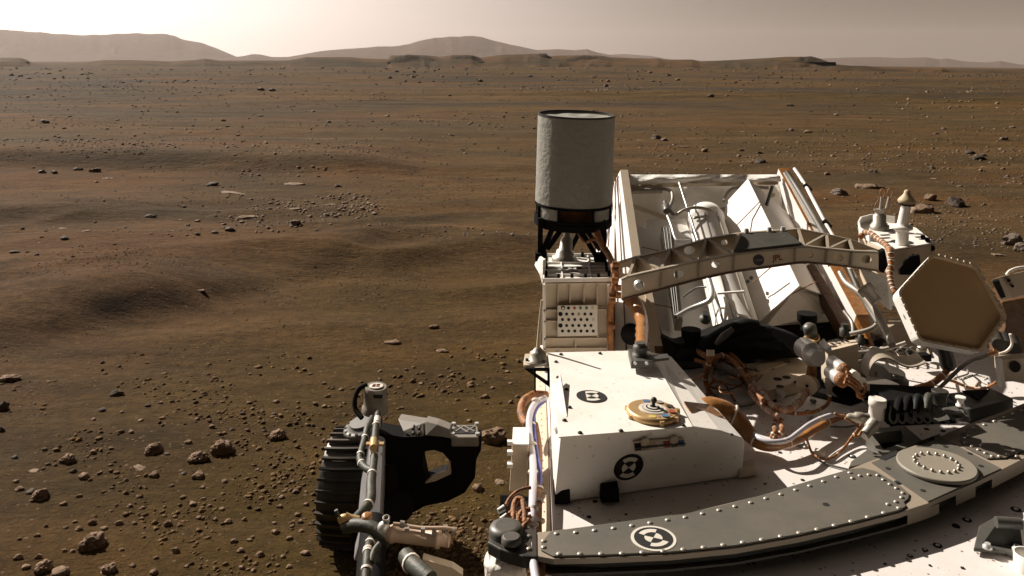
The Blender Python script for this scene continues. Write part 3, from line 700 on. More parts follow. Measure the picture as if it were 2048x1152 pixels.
# thin lid sheet over the top with a folded front lip
e = Vector((0, 0, .0025))
mb = MB().hexa([TL + Vector((-.004, -.006, 0)), TR + Vector((0, -.006, 0)), KTR + Vector((0, .004, 0)), KBL + Vector((-.004, .004, 0))], [TL + Vector((-.004, -.006, .0025)), TR + Vector((0, -.006, .0025)), KTR + Vector((0, .004, .0025)), KBL + Vector((-.004, .004, .0025))])
lid = P('box_lid', mb, 'white', box, bevel=.0008)
ztop = TL.z + .0026
fn = (TR - TL).cross(BL - TL).normalized()
if fn.y > 0: fn = -fn
def onplane(u, v, p0, nn, off=0.0):
    o_ = Vector((0, 0, CZ)); r_ = D(u, v, 1.0) - o_; p0 = Vector(p0) + Vector(nn) * off
    return o_ + r_ * ((p0 - o_).dot(nn) / r_.dot(nn))
tn = (TR - TL).cross(KBL - TL).normalized(); tn = tn if tn.z > 0 else -tn
TOP0 = TL + UP * .0026
def onlid(u, v, off=0.0): return onplane(u, v, TOP0, tn, off)
for u, v in [(1122, 709), (1200, 707), (1112, 724), (1116, 755), (1133, 779), (1139, 815), (1129, 841), (1160, 866), (1242, 862), (1366, 851)]:
    c = onlid(u, v, .0002); make('lid_screw', MB().dome(c, tn, .0052, .004, 10), 'dark', lid)
for u, v in [(1176, 790), (1176, 774), (1198, 773), (1219, 773), (1240, 772), (1259, 771), (1279, 770), (1228, 843), (1226, 854), (1230, 827)]:
    pass
for u, v in [(1350, 770), (1376, 777), (1342, 748), (1358, 749), (1463, 870)]:
    c = D(u, v, 1.0); c = onplane(u, v, R2, (KR - R2).cross(TR - R2).normalized() * (1 if (KR - R2).cross(TR - R2).z > 0 else -1), .0005)
    make('lid_screw', MB().dome(c, UP, .0045, .0035, 10), 'dark', box)
fiducial(box, onlid(1183, 793, .0003), (1, 0, 0), None, tn, .0335, 0)
fiducial(box, onplane(1257, 934, TL, fn, .0005), (TR - TL), None, fn, .0325, 0)
# hinge clamps and foot
for (u0, v0, u1, v1) in [(1109, 981, 1140, 1010), (1202, 977, 1238, 1007)]:
    a, b, c_, d_ = [onplane(x, y, BL, Vector((0, -1, 0)), .006) for x, y in ((u0, v0), (u1, v0 - 1), (u1 + 1, v1 - 2), (u0, v1))]
    mb = MB().hexa([a, b, c_, d_], [q + Vector((0, .05, 0)) for q in (a, b, c_, d_)]); P('hinge_clamp', mb, 'black', box, bevel=.002)
a = [G(1478, 957, ZD + .003), G(1511, 951, ZD + .003), G(1511, 940, ZD + .004), G(1504, 937, ZD + .003), G(1482, 943, ZD + .003)]
P('box_foot', MB().prism(a, (0, 0, .022)), 'tanpaint', box, bevel=.001)
# fin at the left edge of the box
f0 = [onlid(1100, 806, 0), onlid(1120, 763, 0), D(1134, 832, TL.y + .06), D(1116, 838, TL.y + .05)]
f0[1] = f0[1] + UP * .02; f0[0] = f0[0] + UP * .0; f0[2] = onlid(1134, 832, .001)
mb = MB().hexa([f0[0], f0[1], f0[2], onlid(1108, 858, -.01)], [q + Vector((.004, 0, -.012)) for q in (f0[0], f0[1], f0[2], onlid(1108, 858, -.01))]); P('corner_gusset', mb, 'white', box)
# calibration dial
c = onlid(1305, 829, .001); n_ = tn
k = 1 / F * c.y
dial = P('calibration_dial', MB().lathe(c, n_, [(0, 52 * k), (.006, 53 * k), (.011, 50 * k), (.012, 48 * k)], 48), 'gold', box, label='round golden calibration dial with coloured chips')
for a_ in (0.15, 1.75, 2.75, 3.6, 4.9, 5.6):
    q = c + Vector((math.cos(a_), math.sin(a_), 0)) * 52 * k
    make('dial_screw', MB().cyl(q, q + n_ * .009, .006, .005, 10), 'gold', dial)
mb = MB(); cc = c + n_ * .0121
disc(mb, cc, n_, 28 * k, .0008, 1)
for r_, mi in ((26, 1), (21, 0), (19, 1), (14, 2), (11, 1), (6, 2)):
    cc = cc + n_ * .0009; disc(mb, cc, n_, r_ * k, .0008, {0: 3, 1: 1, 2: 2}[mi])
P('dial_rings', mb, ['gold', 'tanlight', 'hole', 'chipgrey'], dial)
for i, cm in enumerate(('red', 'dark', 'chipgrey', 'chipblue', 'tanlight', 'tanlight', 'chipgreen', 'chipyellow', 'chipblue')):
    a_ = -.35 + i * 2 * math.pi / 9
    q = c + n_ * .0122 + Vector((math.cos(a_), math.sin(a_), 0)) * 38.5 * k
    make('colour_chip', MB().cyl(q, q + n_ * .0012, 7.2 * k, None, 16), cm, dial)
for i in range(9):
    a_ = -.35 + (i + .5) * 2 * math.pi / 9; q = c + n_ * .0122 + Vector((math.cos(a_), math.sin(a_), 0)) * 38.5 * k
    make('small_chip', MB().cyl(q, q + n_ * .0008, 2.4 * k, None, 10), 'chipgrey', dial)
q = c + n_ * .0165; t_ = D(1308, 800, c.y + .004)
P('shadow_post', MB().cyl(q, t_, .0042, .0032, 14).sphere(t_, .0065), 'dark', dial)
# colour bar on the front
cb = [onplane(x, y, TL, fn, .002) for x, y in ((1265, 881), (1366, 874), (1369, 890), (1268, 901))]
bar = P('colour_bar', MB().hexa(cb, [q + fn * .004 for q in cb]), 'tanpaint', box, bevel=.0005)
cs = ['hole', 'chipgrey', 'tanpaint', 'tanlight', 'red', 'hole', 'chipblue']
for i, cm in enumerate(cs):
    a0, a1 = (i + .1) / 7, (i + .95) / 7
    qd = [cb[0].lerp(cb[1], a0) * .85 + cb[3].lerp(cb[2], a0) * .15, cb[0].lerp(cb[1], a1) * .85 + cb[3].lerp(cb[2], a1) * .15, cb[0].lerp(cb[1], a1) * .15 + cb[3].lerp(cb[2], a1) * .85, cb[0].lerp(cb[1], a0) * .15 + cb[3].lerp(cb[2], a0) * .85]
    make('colour_chip', MB().hexa([x + fn * .0041 for x in qd], [x + fn * .0052 for x in qd]), cm, bar)
for t in (.22, .8):
    q = cb[0].lerp(cb[1], t); make('bar_clip', MB().cyl(q + fn * .003, q + fn * .008, .009, None, 16), 'tanpaint', bar)
make('bar_rod', MB().tube([(cb[0] + cb[3]) / 2 + fn * .008, (cb[1] + cb[2]) / 2 + fn * .008], .0016, 8), 'gunmetal', bar)

# ---------------------------------------------------------------- differential bar across the deck
ZB = 1.150
def B(u, v, dz=0.0): return G(u, v, ZB + dz)
def BZ(u, v, dz=0.0): return G(u, v, ZB) + Vector((0, 0, dz))
up_ = [(1075, 1064), (1101, 1062), (1331, 1031), (1366, 1028), (1522, 990), (1639, 955), (1699, 938), (1735, 924), (1882, 872), (1898, 864), (1932, 850), (1990, 829), (2048, 806), (2160, 768)]
lo_ = [(2160, 872), (2048, 917), (2007, 938), (1951, 965), (1875, 997), (1856, 1007), (1815, 1020), (1799, 1026), (1704, 1050), (1600, 1074), (1470, 1097), (1340, 1110), (1200, 1116), (1107, 1118), (1075, 1112)]
poly = [B(*p) for p in up_ + lo_]
dbar = P('differential_bar', MB().prism(poly, (0, 0, -.010)), 'barlight', bevel=.0012, label='curved grey bar lying across the deck')
# recessed web below, notched side blocks
ctr = sum(poly, Vector()) / len(poly)
inn_u = [(1085, 1072), (1331, 1040), (1522, 999), (1699, 948), (1882, 882), (2048, 818), (2160, 780)]
inn_l = [(2160, 860), (2048, 904), (1951, 950), (1856, 994), (1704, 1040), (1600, 1064), (1470, 1087), (1340, 1100), (1200, 1106), (1085, 1104)]
make('bar_web', MB().prism([BZ(*p, -.0105) for p in inn_u + inn_l], (0, 0, -.020)), 'dark', dbar)
for seg in ([(1815, 1020), (1856, 1007), (1878, 998)], [(1912, 982), (1951, 965)], [(1984, 949), (2048, 917), (2100, 896)]):
    a = [BZ(u, v - 1.5, -.0105) for u, v in seg]; b = [BZ(u, v - 22, -.0105) for u, v in seg][::-1]
    make('side_block', MB().prism(a + b, (0, 0, -.0195)), 'barlight', dbar)
lip = [BZ(u, v - 3, -.0275) for u, v in lo_[6:]]; lip2 = [BZ(u, v - 14, -.0275) for u, v in lo_[6:]][::-1]
make('bar_lip', MB().prism(lip + lip2, (0, 0, -.004)), 'bargrey', dbar)
covL = [(1082, 1088), (1101, 1066), (1331, 1034), (1366, 1031), (1440, 1014), (1522, 993), (1639, 958), (1699, 941), (1725, 938), (1752, 945), (1783, 963), (1804, 977), (1819, 990), (1817, 1000), (1808, 1007), (1813, 1015), (1799, 1023), (1704, 1047), (1600, 1071), (1470, 1094), (1340, 1107), (1200, 1113), (1107, 1115), (1082, 1102)]
cl = make('cover_plate', MB().prism([B(*p, .0005) for p in covL], (0, 0, .003)), 'bargrey', dbar); cl.modifiers.new('bevel', 'BEVEL').width = .0008
covR = [(1919, 882), (1922, 868), (1935, 858), (1990, 838), (2048, 816), (2160, 776), (2160, 850), (2048, 903), (2010, 918), (1975, 919), (1930, 896)]
make('cover_plate', MB().prism([B(*p, .0005) for p in covR], (0, 0, .003)), 'bargrey', dbar)
mid = [(1743, 926), (1856, 1004), (2002, 938), (1884, 877)]
pl = make('pivot_plate', MB().prism([B(*p, .0005) for p in mid], (0, 0, .0015)), 'bargrey', dbar)
for u, v in [(1776, 937), (1846, 981), (1794, 964), (1891, 893), (1940, 907), (1962, 932), (1864, 878)]:
    c = B(u, v, .0022); make('bolt_hole', MB().cyl(c, c + UP * .0006, .0052, None, 16), 'hole', dbar)
for q in ([(1756, 916), (1798, 899), (1798, 908), (1770, 921)], [(1831, 887), (1867, 873), (1869, 879), (1838, 891)]):
    make('slot', MB().prism([B(*p, .002) for p in q], (0, 0, .0008)), 'hole', dbar)
c = B(1652, 1009, .0036); make('bolt_hole', MB().cyl(c, c + UP * .0005, .0062, None, 20), 'hole', dbar)
c = B(2041, 861, .0036); make('bolt_hole', MB().cyl(c, c + UP * .0005, .005, None, 20), 'hole', dbar)
big = [(1113, 1067.5), (1151.5, 1065), (1189, 1061), (1227, 1056.5), (1264, 1051.5), (1300, 1046), (1335, 1040), (1370.5, 1034.5), (1405, 1027.5), (1438, 1020.5), (1470, 1013), (1501.5, 1005.5), (1532, 997), (1562, 989), (1591.5, 980), (1619.5, 972), (1647, 963), (1673, 954), (1700, 945.5),
       (1118, 1108), (1160, 1108), (1202, 1108), (1243.5, 1107), (1284.5, 1105), (1326, 1102.5), (1366.5, 1099), (1407, 1095), (1446.5, 1090), (1485.5, 1085), (1524, 1079.5), (1561.5, 1073), (1598.5, 1066), (1634.5, 1059), (1669, 1051), (1702.5, 1043), (1735.5, 1034.5), (1768, 1026), (1798, 1016), (1087.5, 1082), (1087.5, 1094.5)]
rivets(dbar, [B(*p, .0036) for p in big], .0052, .0028, 14)
sm = [(1705, 957), (1720, 952), (1738, 950), (1755.5, 951), (1767, 960), (1780, 969), (1793, 977), (1806, 986.5), (1803.5, 995.5), (1792, 1004), (1776, 1009)]
smR = [(1928, 865), (1948, 857), (1969, 850), (1989, 843), (2009, 835.5), (2027, 828), (2044, 821), (1937, 872.5), (1930, 886), (1943.5, 893), (1957, 900), (1971, 906.5), (1984.5, 913), (1999, 913), (2014.5, 909), (2027, 903.5), (2033.5, 913)]
rivets(dbar, [B(*p, .0036) for p in sm], .0048, .0034, 12, name='small_rivet')
rivets(dbar, [B(*p, .0036) for p in smR], .0048, .0034, 12, name='small_rivet')
fiducial(dbar, B(1307, 1077, .0036), (1, 0, 0), None, UP, .0345, rot=.35, rim=True)
pc = B(1873, 934, .004); rr = .0755
disc_o = P('pivot_disc', MB().lathe(pc, UP, [(0, rr), (.004, rr * 1.02), (.0065, rr * 1.01), (.0075, rr * .985)], 64), 'discgrey', dbar)
rivets(disc_o if False else dbar, [pc + UP * .0075 + Vector((math.cos(a), math.sin(a), 0)) * rr * .56 for a in [2 * math.pi * i / 17 for i in range(17)]], .0045, .0062, 12, name='pivot_bolt')
# hub end
hub = P('bar_hub', MB().prism([B(*p, .002) for p in [(978, 1076), (1000, 1069), (1030, 1060), (1062, 1053), (1075, 1066), (1076, 1113), (1045, 1112), (1000, 1098), (975, 1084)]], (0, 0, -.022)), 'dark', dbar, bevel=.003)
hc = B(1012, 1092, -.02)
make('hub_cap', MB().lathe(hc, UP, [(0, .031), (.030, .031), (.036, .028), (.038, .019)], 32).lathe(B(1023, 1084, .007), UP, [(0, .018), (.008, .0175), (.011, .014)], 28), 'gunmetal', dbar)
rivets(dbar, [B(1057, 1074, .002), B(1058, 1099, .002)], .0055, .004, 12, name='hub_rivet')
# white fabric boot under the hub
def boot():
    mb = MB(); c0 = G(1010, 1112, 1.12); n = 40
    prof = [(0, .030), (-.004, .0365), (-.012, .038), (-.020, .034), (-.045, .037), (-.075, .035), (-.11, .030), (-.15, .028)]
    vs = []
    for j, (t, r) in enumerate(prof):
        for i in range(n):
            a = 2 * math.pi * i / n; rr_ = r * (1 + (.10 * math.sin(5 * a + j * 2.1) + .06 * math.sin(11 * a - j * 1.7)) * (j > 2))
            vs.append(c0 + Vector((math.cos(a) * rr_, math.sin(a) * rr_, t + .003 * math.sin(3 * a + j))))
    fs = [[k * n + i, k * n + (i + 1) % n, (k + 1) * n + (i + 1) % n, (k + 1) * n + i] for k in range(len(prof) - 1) for i in range(n)]
    mb.add(vs, fs, 0, True); mb.add(vs[:n], [list(range(n))]); return mb
P('fabric_boot', boot(), 'fabric', label='crumpled white fabric boot under the bar end')
# ---------------------------------------------------------------- rear tower with ribs
TD = 2.45; zt = D(1150, 565, TD).z
def T(u, v, off=0): return D(u, v, TD - off)
def TT(u, v, dz=0): return G(u, v, zt + dz)
a0, a1 = TT(1086, 565), TT(1229, 563); b0, b1 = TT(1088, 512), TT(1222, 512)
lowz = 1.09
q = [a0 + Vector((.004, .004, -.004)), a1 + Vector((-.006, .004, -.004)), b1 + Vector((-.004, 0, -.004)), b0 + Vector((.006, 0, -.004))]
tower = P('rear_tower', MB().hexa(q, [Vector((p.x, p.y, lowz)) for p in q]), 'tanpaint', bevel=.003, label='ribbed square tower carrying the drum antenna')
top = P('tower_top', MB().hexa([a0, a1, b1, b0], [p + UP * .004 for p in (a0, a1, b1, b0)]), 'white', tower, bevel=.001)
zr = .0045
def rib(p, q, w=.004, h=.006, m='white', par=tower, nm='rib'): make(nm, MB().beam(p + UP * h / 2, q + UP * h / 2, w, h), m, par)
for v in (527.5, 536.5, 543, 552): rib(TT(1088, v, zr), TT(1226, v, zr))
for (u0, u1) in ((1121, 1125), (1175, 1183)): rib(TT(u0, 514, zr), TT(u1, 563, zr))
rib(TT(1087, 564, zr), TT(1228, 562, zr), .004, .010); rib(TT(1087, 513, zr), TT(1222, 513, zr), .004, .010)
rib(TT(1087, 564, zr), TT(1089, 513, zr), .004, .010); rib(TT(1227, 563, zr), TT(1221, 513, zr), .004, .010)
for u, v in [(1091, 524), (1091, 534), (1092, 542), (1092, 552), (1117, 559), (1144, 559), (1171, 558), (1197, 558), (1211, 525), (1212, 534), (1213, 543), (1218, 552), (1128, 516), (1165, 514), (1190, 515)]:
    c = TT(u, v, zr); make('tower_bolt', MB().cyl(c, c + UP * .016, .005, .0045, 8), 'black', tower)
fiducial(top, TT(1145, 538, zr + .002), (1, 0, 0), None, UP, .030)
# front ribs
yf = a0.y + .004
for (u0, v0, u1, v1) in [(1116, 570, 1116, 618), (1140, 570, 1140, 610), (1168, 570, 1168, 610), (1194, 570, 1195, 676), (1151, 676, 1151, 706), (1117, 696, 1117, 706)]:
    make('rib', MB().beam(D(u0, v0, yf - .004), D(u1, v1, yf - .004), .004, .008, up=(0, 1, 0)), 'tanpaint', tower)
for (u0, v0, u1, v1) in [(1086, 620, 1214, 619), (1088, 642, 1115, 642), (1088, 677, 1216, 676), (1088, 697, 1217, 696)]:
    make('rib', MB().beam(D(u0, v0, yf - .005), D(u1, v1, yf - .005), .005, .010, up=(0, 1, 0)), 'tanpaint', tower)
make('rib', MB().beam(D(1089, 568, yf - .005), D(1088, 716, yf - .005), .008, .010, up=(0, 1, 0)), 'white', tower)
make('rib', MB().beam(D(1217, 568, yf - .005), D(1217, 716, yf - .005), .006, .010, up=(0, 1, 0)), 'white', tower)
# left flank fittings
make('side_bracket', MB().prism([D(1086, 520, 2.5), D(1076, 512, 2.6), D(1069, 530, 2.6), D(1079, 548, 2.5), D(1085, 570, 2.47), D(1086, 700, 2.46), D(1089, 700, 2.46), D(1089, 520, 2.5)], (.004, .02, 0)), 'fabric', tower)
# perforated sample plate
py = yf - .022
pc4 = [D(1115, 611, py), D(1195, 610, py), D(1195, 671, py), D(1115, 673, py)]
plate = P('patch_plate', MB().hexa(pc4, [p + Vector((0, .004, 0)) for p in pc4]), 'tanlight', tower, bevel=.001, label='cream plate with five rows of dark round patches')
rows = [(616, 1125, 12, 7, 0), (628, 1121, 12.2, 7, 1), (639, 1125, 12.3, 6, 2), (651, 1121, 12.2, 7, 3), (662, 1125, 12.3, 6, 4)]
for v, u0, st, n_, r_ in rows:
    for i in range(n_):
        u = u0 + i * st
        if r_ == 0 and i == 0: u = 1126
        big_ = (r_ in (1, 3) and i in (0, 6)) or (r_ == 0 and i == 0)
        if u > 1191: continue
        c = D(u, v, py - .0003); rad = (.0062 if big_ else .0044)
        mt = 'red' if (r_, i) == (0, 2) else 'chipgreen' if (r_, i) in ((0, 3), (0, 4)) else 'tanpaint' if (r_, i) in ((0, 5), (2, 5)) else 'chipgrey' if (r_, i) == (1, 3) else 'hole'
        make('patch', MB().cyl(c, c - Vector((0, .0008, 0)), rad, None, 16), mt, plate)
make('patch_ring', MB().lathe(D(1126, 617, py - .0012), (0, -1, 0), [(0, .0035), (.0005, .0035)], 16), 'tanlight', plate)

# ---------------------------------------------------------------- drum antenna on its black truss
DC = Vector(((1156 - 1024) / F * 2.66, 2.66, 0))
tilt = Vector((.03, -.045, 1)).normalized()
zb = D(1150, 428, 2.66).z; ztp = D(1150, 228, 2.66).z
base_c = Vector(((1147 - 1024) / F * 2.66, 2.68, zb)); hgt = ztp - zb
def drum():
    mb = MB(); n = 96; r = .1205; seg = 14; rs = random.Random(3)
    e = Vector((1, 0, 0)); g = tilt.cross(e).normalized(); e = g.cross(tilt)
    t0 = .105                                           # height of windows
    def pt(a, t, rr): return base_c + tilt * (hgt * t) + (e * math.cos(a) + g * math.sin(a)) * rr
    for j in range(seg):
        for i in range(n):
            a, b = 2 * math.pi * i / n, 2 * math.pi * (i + 1) / n
            lo = t0 + (1 - t0) * j / seg; hi = t0 + (1 - t0) * (j + 1) / seg
            mb.add([pt(a, lo, r), pt(b, lo, r), pt(b, hi, r), pt(a, hi, r)], [[0, 1, 2, 3]], 0, True)
            mb.add([pt(a, lo, r - .003), pt(b, lo, r - .003), pt(b, hi, r - .003), pt(a, hi, r - .003)], [[3, 2, 1, 0]], 0, True)
    for i in range(n):                                   # legs of the shell between windows
        a, b = 2 * math.pi * i / n, 2 * math.pi * (i + 1) / n; deg = (math.degrees(a) + 360) % 90
        if 27 < deg < 63 :
            mb.add([pt(a, -.02, r), pt(b, -.02, r), pt(b, t0, r), pt(a, t0, r), pt(a, -.02, r - .003), pt(b, -.02, r - .003), pt(b, t0, r - .003), pt(a, t0, r - .003)], [[0, 1, 2, 3], [7, 6, 5, 4]], 0)
    return mb, pt, e, g
mb, dpt, de, dg = drum()
# rotate window legs so one faces the camera: legs at 45 deg steps are placed by the angle test above
drum_o = make('drum_antenna', mb, 'drum', rover, fix=False); drum_o['label'] = 'pale grey textured drum antenna'
for p_ in drum_o.data.polygons: pass
bm = bmesh.new(); bm.from_mesh(drum_o.data); bmesh.ops.remove_doubles(bm, verts=bm.verts, dist=1e-5); bmesh.ops.recalc_face_normals(bm, faces=bm.faces); bm.to_mesh(drum_o.data); bm.free()
def ringband(name, t, r, h, w, m, par):
    mb = MB(); n = 64
    for i in range(n):
        a, b = 2 * math.pi * i / n, 2 * math.pi * (i + 1) / n
        lo = [dpt(a, t, r), dpt(b, t, r), dpt(b, t, r - w), dpt(a, t, r - w)]
        mb.hexa(lo, [p + tilt * h for p in lo])
    return make(name, mb, m, par)
ringband('rim', .985, .1215, .006, .006, 'dark', drum_o)
mb = MB(); n = 48      # sagging membrane inside the open top
vs = [dpt(2 * math.pi * i / n, .975, .117) for i in range(n)]
vs2 = [dpt(2 * math.pi * i / n, .955 + .01 * math.sin(i), .06) for i in range(n)]
cc = base_c + tilt * hgt * .965
mb.add(vs + vs2 + [cc], [[i, (i + 1) % n, (i + 1) % n + n, i + n] for i in range(n)] + [[i + n, (i + 1) % n + n, 2 * n] for i in range(n)], 0, True)
make('drum_membrane', mb, 'drum', drum_o)
ringband('base_ring', -.10, .123, .016, .012, 'black', drum_o)
ringband('window_frame', .095, .1225, .008, .006, 'black', drum_o)
ringband('window_frame', -.04, .1225, .008, .006, 'black', drum_o)
for k in range(4):
    for s in (-1, 1):
        a = math.radians(45 + 90 * k + s * 20); lo, hi = dpt(a, -.03, .1222), dpt(a, .10, .1222)
        make('window_frame', MB().beam(lo, hi, .007, .007, up=(math.cos(a), math.sin(a), 0)), 'black', drum_o)
make('drum_core', MB().lathe(base_c - tilt * .03, tilt, [(0, .075), (.05, .075), (.055, .06)], 32), 'kapton', drum_o)
make('drum_floor', MB().lathe(base_c - tilt * .036, tilt, [(0, .118), (.006, .118)], 48, 0, False), 'black', drum_o)
# truss
foot_z = zt
def F_(u, v, d): return D(u, v, d)
legs = [((1081, 436, 2.60), (1080, 516, 2.60)), ((1112, 440, 2.6), (1083, 508, 2.60)), ((1103, 432, 2.62), (1131, 462, 2.62)), ((1136, 440, 2.62), (1094, 498, 2.62)), ((1150, 440, 2.62), (1192, 512, 2.62)), ((1204, 436, 2.64), (1206, 512, 2.64)), ((1170, 440, 2.75), (1140, 500, 2.75)), ((1160, 440, 2.78), (1200, 500, 2.78))]
truss = None
for i, (p, q) in enumerate(legs):
    mb = MB().beam(D(*p), D(*q), .015, .015)
    if truss is None: truss = P('antenna_truss', mb, 'black', label='black truss under the drum antenna')
    else: make('truss_strut', mb, 'black', truss)
for u, v, d in ((1082, 512, 2.6), (1200, 514, 2.64)): make('truss_foot', MB().box(D(u, v, d), (.018, 0, 0), (0, .018, 0), (0, 0, .012)), 'black', truss)
cp = D(1128, 505, 2.70)
feed = P('antenna_feed', MB().lathe(Vector((cp.x, cp.y, zt)), (.12, 0, 1), [(0, .040), (.016, .040), (.018, .030), (.036, .028), (.040, .021), (.075, .018), (.08, .012), (.11, .012)], 28), 'greyhose', label='stepped metal connector under the drum')
P('wire_bundle', MB().tube([D(1150, 446, 2.68), D(1160, 470, 2.66), D(1172, 484, 2.62), D(1190, 478, 2.6), D(1208, 496, 2.58), D(1222, 520, 2.52)], .006, 8), 'harness')
P('wire_bundle', MB().tube([D(1188, 445, 2.6), D(1196, 470, 2.58), D(1204, 490, 2.56), D(1216, 508, 2.54), D(1226, 530, 2.45), D(1232, 552, 2.42), D(1226, 585, 2.42), D(1220, 640, 2.42), D(1223, 700, 2.42)], .010, 8), 'harness', label='orange harness running down the tower edge')
P('wire_bundle', MB().tube([D(1208, 440, 2.58), D(1212, 465, 2.56), D(1210, 492, 2.55)], .003, 8), 'black')
for (u, v) in ((1229, 540), (1229, 560), (1223, 652), (1224, 600), (1231, 528), (1236, 575), (1238, 590)):
    mb = MB().cyl(D(u - 6, v, 2.405), D(u + 7, v + 1, 2.405), .009, None, 8); P('harness_clamp', mb, 'harness')

# ---------------------------------------------------------------- whip antenna bracket left of the box
wz = D(1075, 724, 2.17).z
wb = P('whip_bracket', MB().prism([G(1047, 728, wz), G(1050, 712, wz), G(1101, 710, wz), G(1103, 733, wz), G(1048, 735, wz)], (0, 0, .006)), 'tanpaint', bevel=.001)
wb['label'] = 'small triangular bracket with a whip antenna'
for tri in ([(1049, 737), (1102, 737), (1102, 743), (1060, 742)], [(1049, 738), (1056, 738), (1101, 768), (1101, 776)], [(1095, 738), (1101, 738), (1101, 776), (1095, 771)], [(1068, 740), (1072, 740), (1072, 790), (1069, 790)]):
    make('bracket_web', MB().prism([D(*p, 2.12) for p in tri], (0, .008, 0)), 'black', wb)
c = G(1076, 722, wz + .006)
make('whip_base', MB().lathe(c, UP, [(0, .034), (.004, .034), (.006, .022), (.022, .021), (.026, .014), (.034, .008)], 28), 'greyhose', wb)
make('whip_rod', MB().tube([c + UP * .03, D(1079, 660, 2.17), D(1084, 600, 2.17)], [.0055, .005, .0035], 10, sub=2), 'tanpaint', wb)
for a in (0.4, 1.9, 3.5, 5.2): make('bracket_screw', MB().cyl(c + Vector((math.cos(a), math.sin(a), 0)) * .030 + UP * .003, c + Vector((math.cos(a), math.sin(a), 0)) * .030 + UP * .010, .004, None, 8), 'dark', wb)

# ---------------------------------------------------------------- cables along the deck's left flank
hose = P('flank_hose', MB().tube([D(1090, 797, 2.12), D(1072, 806, 2.06), D(1061, 825, 2.0), D(1058, 855, 1.95), D(1062, 890, 1.88), D(1066, 925, 1.80), D(1066, 965, 1.72), D(1065, 1010, 1.64), D(1063, 1060, 1.56), D(1064, 1105, 1.48), D(1076, 1180, 1.40)], .0078, 12), 'plastic', label='milky corrugated hose along the deck edge')
P('blue_wire', MB().tube([D(1092, 800, 2.12), D(1075, 815, 2.04), D(1067, 838, 1.98), D(1069, 865, 1.94), D(1073, 900, 1.86), D(1079, 935, 1.79), D(1081, 960, 1.76), D(1078, 985, 1.73)], .004, 8), 'blue')
hr = MB().tube([D(1092, 790, 2.16), D(1066, 790, 2.12), D(1048, 802, 2.08), D(1042, 820, 2.05), D(1046, 838, 2.02), D(1054, 850, 1.99)], .010, 10)
P('flank_harness', hr, 'harness', label='orange harness looping out beside the deck')
P('flank_harness', MB().tube([D(1069, 850, 2.0), D(1076, 895, 1.9), D(1076, 940, 1.82), D(1075, 1000, 1.70), D(1074, 1060, 1.60), D(1078, 1110, 1.50), D(1082, 1190, 1.40)], .0095, 10), 'harness')
for (u, v, d) in ((1062, 848, 1.97), (1064, 888, 1.88), (1066, 943, 1.77), (1066, 1016, 1.63), (1066, 1048, 1.57), (1072, 800, 2.06)):
    c = D(u, v, d); make('hose_tie', MB().lathe(c - Vector((0, .002, -.002)), (0, -.75, -.6), [(0, .0105), (.004, .0105)], 12), 'tie', hose)
for (u, v, d) in ((1078, 1040, 1.62), (1079, 1070, 1.58), (1077, 1090, 1.54), (1076, 1000, 1.69), (1076, 975, 1.74)):
    c = D(u, v, d); P('harness_clamp', MB().lathe(c, (0, -.75, -.6), [(0, .0115), (.004, .0115)], 12), 'tie')
# white side box hanging by the flank
s0 = [D(1026, 857, 2.08), D(1056, 857, 2.08), D(1056, 891, 1.93), D(1023, 891, 1.93)]
z0 = s0[0].z
s0 = [G(1026, 857, 1.17), G(1058, 857, 1.17), G(1058, 891, 1.17), G(1024, 891, 1.17)]
sb = P('side_box', MB().hexa(s0, [p + Vector((-.006, 0, -.10)) for p in s0]), 'tanpaint', bevel=.003, label='pale box hanging off the flank')  # tan puts the shade into the sides; the lid stays white
make('box_lid', MB().hexa([p + UP * .0005 for p in s0], [p + UP * .003 for p in s0]), 'white', sb)
for v in (885, 905, 930): make('box_tab', MB().box(D(1020, v, s0[3].y), (.006, 0, 0), (0, .006, 0), (0, 0, .004)), 'white', sb)
# lower connectors
cn = MB().prism([D(1000, 1006, 1.70), D(1030, 1000, 1.75), D(1062, 1010, 1.72), D(1062, 1060, 1.66), D(1000, 1062, 1.62)], (0, .03, 0)); cp_ = P('connector_panel', cn, 'black')
for (pts, r) in [([(1062, 975), (1040, 980), (1022, 993), (1012, 1010)], .0045), ([(1050, 1045), (1046, 1005), (1036, 998), (1028, 1010), (1026, 1050)], .0075), ([(1060, 1018), (1042, 1025), (1032, 1050), (1028, 1062)], .0065), ([(1062, 1032), (1040, 1038), (1020, 1052), (1002, 1066)], .005), ([(1016, 1032), (1024, 1024), (1034, 1030), (1036, 1050), (1030, 1060)], .006), ([(1058, 1040), (1048, 1052), (1042, 1064)], .007)]:
    make('pigtail', MB().tube([D(u, v, 1.60 - .001 * (v - 1000)) for u, v in pts], r * .75, 9), 'harness', cp_)
for (u, v) in ((1009, 1015), (1014, 1032), (1018, 1044), (1026, 1052)):
    c = D(u, v, 1.575); make('connector', MB().cyl(c, c + Vector((-.012, -.006, -.004)), .006, .005, 10), 'silver', cp_)
# ---------------------------------------------------------------- tilted rear enclosure (heat exchanger around the power unit)
EO = Vector((.43, 2.55, 1.148)); EA = Vector((-.012, 1, .58)).normalized(); EX = Vector((1, 0, 0)); EN = EX.cross(EA).normalized()
def E(u, v, n=0.0): return onplane(u, v, EO, EN, n)
def epoly(name, pts, m, off=-.006, par=None, bev=0.0, label=None):
    mb = MB().prism(pts, EN * off); return P(name, mb, m, par or rover, bev, label)
